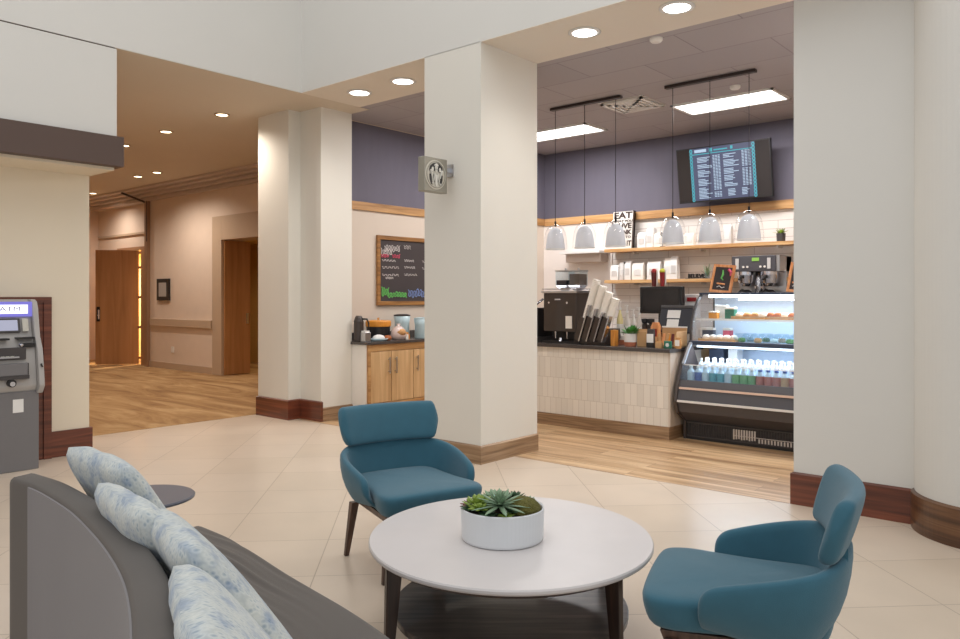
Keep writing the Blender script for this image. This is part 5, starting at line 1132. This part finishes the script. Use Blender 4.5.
rosette((-.05, .02, 0.127), .06, 3, 8, M['darkleaf'], 'dark_succulent', .03, (.2, 1.3))
rosette((.03, -.09, 0.130), .045, 2, 7, M['darkleaf'], 'dark_succulent', .02, (.3, .9))
rosette((-.07, .09, 0.127), .05, 3, 8, M['redleaf'], 'russet_succulent', .025, (.2, 1.2))
rosette((-.06, -.115, .128), .045, 3, 7, M['darkleaf'], 'dark_succulent', .022, (.2, 1.2))
rosette((.01, -.125, .124), .04, 2, 7, M['lime'], 'lime_succulent', .02, (.3, 1.0))
rosette((-.13, -.04, .128), .05, 3, 7, M['darkleaf'], 'dark_succulent', .024, (.3, 1.2))
rosette((.13, .02, .120), .04, 3, 8, M['redleaf'], 'russet_succulent', .015, (.3, 1.2))
rosette((-.02, .11, .13), .06, 3, 8, M['redleaf'], 'russet_succulent', .018, (.4, 1.3))
bm = B(); bmesh.ops.create_icosphere(bm, subdivisions=4, radius=1); rn = random.Random(2)
for v in bm.verts:
    n_ = v.co.copy(); k = 1+.05*math.sin(n_.x*9+1)*math.sin(n_.y*8)*math.cos(n_.z*7)+rn.uniform(-.02, .02); v.co = Vector((n_.x*.075*k+.082, n_.y*.078*k-.02, n_.z*.048*k+.128))
obj('moss_mound', bm, M['moss'], t, smooth=True)

# ------------------------------------------------------------------ side table
t = thing('side_table', 'small round slate grey side table behind the far end of the sofa', 'side table', (-3.60, 1.725, 0))
bm = B(); lathe(bm, [(.215, .482), (.232, .488), (.234, .497), (.228, .502), (0, .502)], n=56, cap1=False); obj('tabletop', bm, M['dktable'], t)
bm = B(); rod(bm, (0, 0, .015), (0, 0, .485), .022, n=20); obj('pedestal', bm, M['blackmetal'], t, smooth=True)
bm = B(); lathe(bm, [(.17, 0), (.17, .010), (.03, .02), (0, .02)], n=40, cap1=False); obj('base', bm, M['blackmetal'], t)

# ------------------------------------------------------------------ sofa
t = thing('curved_sofa', 'long curved taupe sofa with a low back seen from behind', 'sofa', (-2.2, 1.2, 0))
outer = [(-3.085, .992), (-2.90, 1.004), (-2.726, .995), (-2.52, .975), (-2.322, .942), (-2.068, .889), (-1.83, .825), (-1.642, .757), (-1.45, .672), (-1.28, .58), (-1.10, .47), (-.95, .36)]
O = catmull([(x, y, 0) for x, y in outer], 5)
def offset(P, d):
    out = []
    for i, p in enumerate(P):
        q = (P[min(i+1, len(P)-1)]-P[max(i-1, 0)]).normalized(); n_ = Vector((-q.y, q.x, 0)); out.append(p+n_*d)
    return out
BT = .80
rings = []
for i, p in enumerate(O):
    q = (O[min(i+1, len(O)-1)]-O[max(i-1, 0)]).normalized(); n_ = Vector((-q.y, q.x, 0))
    prof_ = [(.0, .04), (.0, .30), (.0, BT-.02), (.003, BT-.006), (.012, BT), (.07, BT+.004), (.088, BT-.002), (.096, BT-.02), (.125, .42), (.14, .04)]
    rings.append([p+n_*a+Vector((0, 0, z)) for a, z in prof_])
def inset_end(ring, d, k):
    c_ = sum(ring, Vector())/len(ring); return [c_+(v-c_)*k+d for v in ring]
dirn = (O[0]-O[1]).normalized()
rings = [inset_end(rings[0], dirn*.012, .93)]+rings
bm = B(); loft(bm, rings); obj('backrest', bm, M['sofa'], t, world=True, smooth=False, bevel=0.008, seg=3)
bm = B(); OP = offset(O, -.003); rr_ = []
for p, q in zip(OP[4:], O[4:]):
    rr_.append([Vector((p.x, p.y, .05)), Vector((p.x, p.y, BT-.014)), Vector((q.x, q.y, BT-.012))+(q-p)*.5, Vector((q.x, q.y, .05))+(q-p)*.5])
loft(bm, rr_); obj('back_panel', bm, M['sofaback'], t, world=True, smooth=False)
inner = offset(O, .115)
front_l = catmull([(-3.13, 1.76, 0), (-2.90, 1.75, 0), (-2.716, 1.725, 0), (-2.32, 1.655, 0), (-1.927, 1.60, 0), (-1.642, 1.54, 0), (-1.35, 1.45, 0), (-1.05, 1.32, 0)], 9)
def resample(P, n):
    cum = [0]
    for a, b_ in zip(P, P[1:]): cum.append(cum[-1]+(b_-a).length)
    out = []
    for k in range(n+1):
        s = cum[-1]*k/n; i = 0
        while i < len(cum)-2 and cum[i+1] < s: i += 1
        out.append(P[i].lerp(P[i+1], (s-cum[i])/(cum[i+1]-cum[i])))
    return out
NS, NW = 120, 130
ia = resample(inner, NS); fa = resample(front_l, NS)
rings = []
for k in range(NS+1):
    a, b_ = ia[k], fa[k]; ring = [Vector((a.x, a.y, .10))]
    s = k/NS*2.3
    for j in range(NW+1):
        f = j/NW; p = a.lerp(b_, f); z = .455+.006*math.sin(f*PI)
        wr = math.exp(-((s-.55)/.50)**2)*math.exp(-((f-.60)/.34)**2)*.0055
        ph = f*72-s*6+1.7*math.sin(s*3.4+f*2)+.9*math.sin(s*9); z += wr*.8*(math.sin(ph)+.6*math.sin(ph*1.63+1+s*5)+.5*math.sin(ph*.57+3*s))
        ed = (1-f)*.75
        if ed < .035: z -= .035*(1-math.sqrt(max(0, 1-((.035-ed)/.035)**2)))
        es = min(s, 2.3-s)
        if es < .03: z -= .03*(1-math.sqrt(max(0, 1-((.03-es)/.03)**2)))
        ring.append(Vector((p.x, p.y, z)))
    ring.append(Vector((b_.x, b_.y, .34))); ring.append(Vector((b_.x, b_.y, .10)))
    rings.append(ring)
bm = B(); loft(bm, rings); obj('seat', bm, M['sofa'], t, world=True, smooth=True)
bm = B()
loft(bm, [[Vector((a.x, a.y, .02))+(b_-a)*.05, a+(b_-a)*.93+Vector((0, 0, .02)), a+(b_-a)*.93+Vector((0, 0, .10)), Vector((a.x, a.y, .10))+(b_-a)*.05] for a, b_ in zip(ia[6:-6:6], fa[6:-6:6])]); obj('plinth', bm, M['darkwood'], t, world=True)

# ------------------------------------------------------------------ pillows leaning on the back
def pillow(cx, cy, dirx, lean, roll, label, a=.235, th=.085, zb=.455, seed=0):
    """cx,cy: where the middle of the lower edge sits; dirx: heading of the back line there"""
    bm = B(); N = 26; rn = random.Random(seed)
    grid = {}
    ph = rn.uniform(0, 6)
    for sgn in (1, -1):
        for i in range(N+1):
            for j in range(N+1):
                u = -1+2*i/N; v = -1+2*j/N
                edge = (i in (0, N) or j in (0, N))
                if edge and sgn == -1: grid[(sgn, i, j)] = grid[(1, i, j)]; continue
                k = (1-abs(u)**5)*(1-abs(v)**5); t_ = th*(max(0, k)**.48)*(1-.12*(u*u+v*v))*(1+.06*math.sin(4*u+ph)*math.sin(3*v+ph))
                sx = 1-.055*(1-u*u)*0-.05*(1-abs(u)**3)*0
                X = a*u*(1-.075*v**4*abs(u)**3); Y = a*v*(1-.075*u**4*abs(v)**3)
                wr = .004*math.sin(9*u+5*v+ph)*(1-k)
                grid[(sgn, i, j)] = bm.verts.new((X, sgn*t_+wr, Y))
        for i in range(N):
            for j in range(N):
                bm.faces.new([grid[(sgn, i, j)], grid[(sgn, i+1, j)], grid[(sgn, i+1, j+1)], grid[(sgn, i, j+1)]])
    d = Vector((dirx[0], dirx[1], 0)).normalized(); n_ = Vector((-d.y, d.x, 0))        # n_: away from the back, over the seat
    rot = Matrix((( d.x, n_.x, 0, 0), (d.y, n_.y, 0, 0), (0, 0, 1, 0), (0, 0, 0, 1)))
    Mx = Matrix.Translation((cx, cy, zb)) @ rot @ Matrix.Rotation(D2R(lean), 4, 'X') @ Matrix.Rotation(D2R(roll), 4, 'Y') @ Matrix.Translation((0, 0, a))
    bmesh.ops.transform(bm, matrix=Mx, verts=bm.verts)
    bmesh.ops.transform(bm, matrix=Matrix.Translation((-cx, -cy, -zb)), verts=bm.verts)
    o = obj('throw_pillow', bm, M['pillow'], smooth=True); o.location = (cx, cy, zb); tag(o, label, 'pillow', 'patterned sofa pillows')
PIL = [(-2.68, 1.385, (1, -.04), 30, 0, 'pale blue leaf patterned pillow at the far end of the sofa back'),
       (-2.13, 1.24, (1, -.16), 32, -2, 'pale blue leaf patterned pillow, second from the far end of the sofa'),
       (-1.77, 1.235, (1, -.27), 36, -3, 'pale blue leaf patterned pillow, third from the far end with its corner over the seat'),
       (-1.285, 1.035, (1, -.42), 37, -3, 'pale blue leaf patterned pillow nearest the camera at the bottom edge')]
for k, (x, y, d, ln, rl, lab) in enumerate(PIL): pillow(x, y, d, ln, rl, lab, a=.27 if k == 0 else .262, th=.060, seed=k+1)
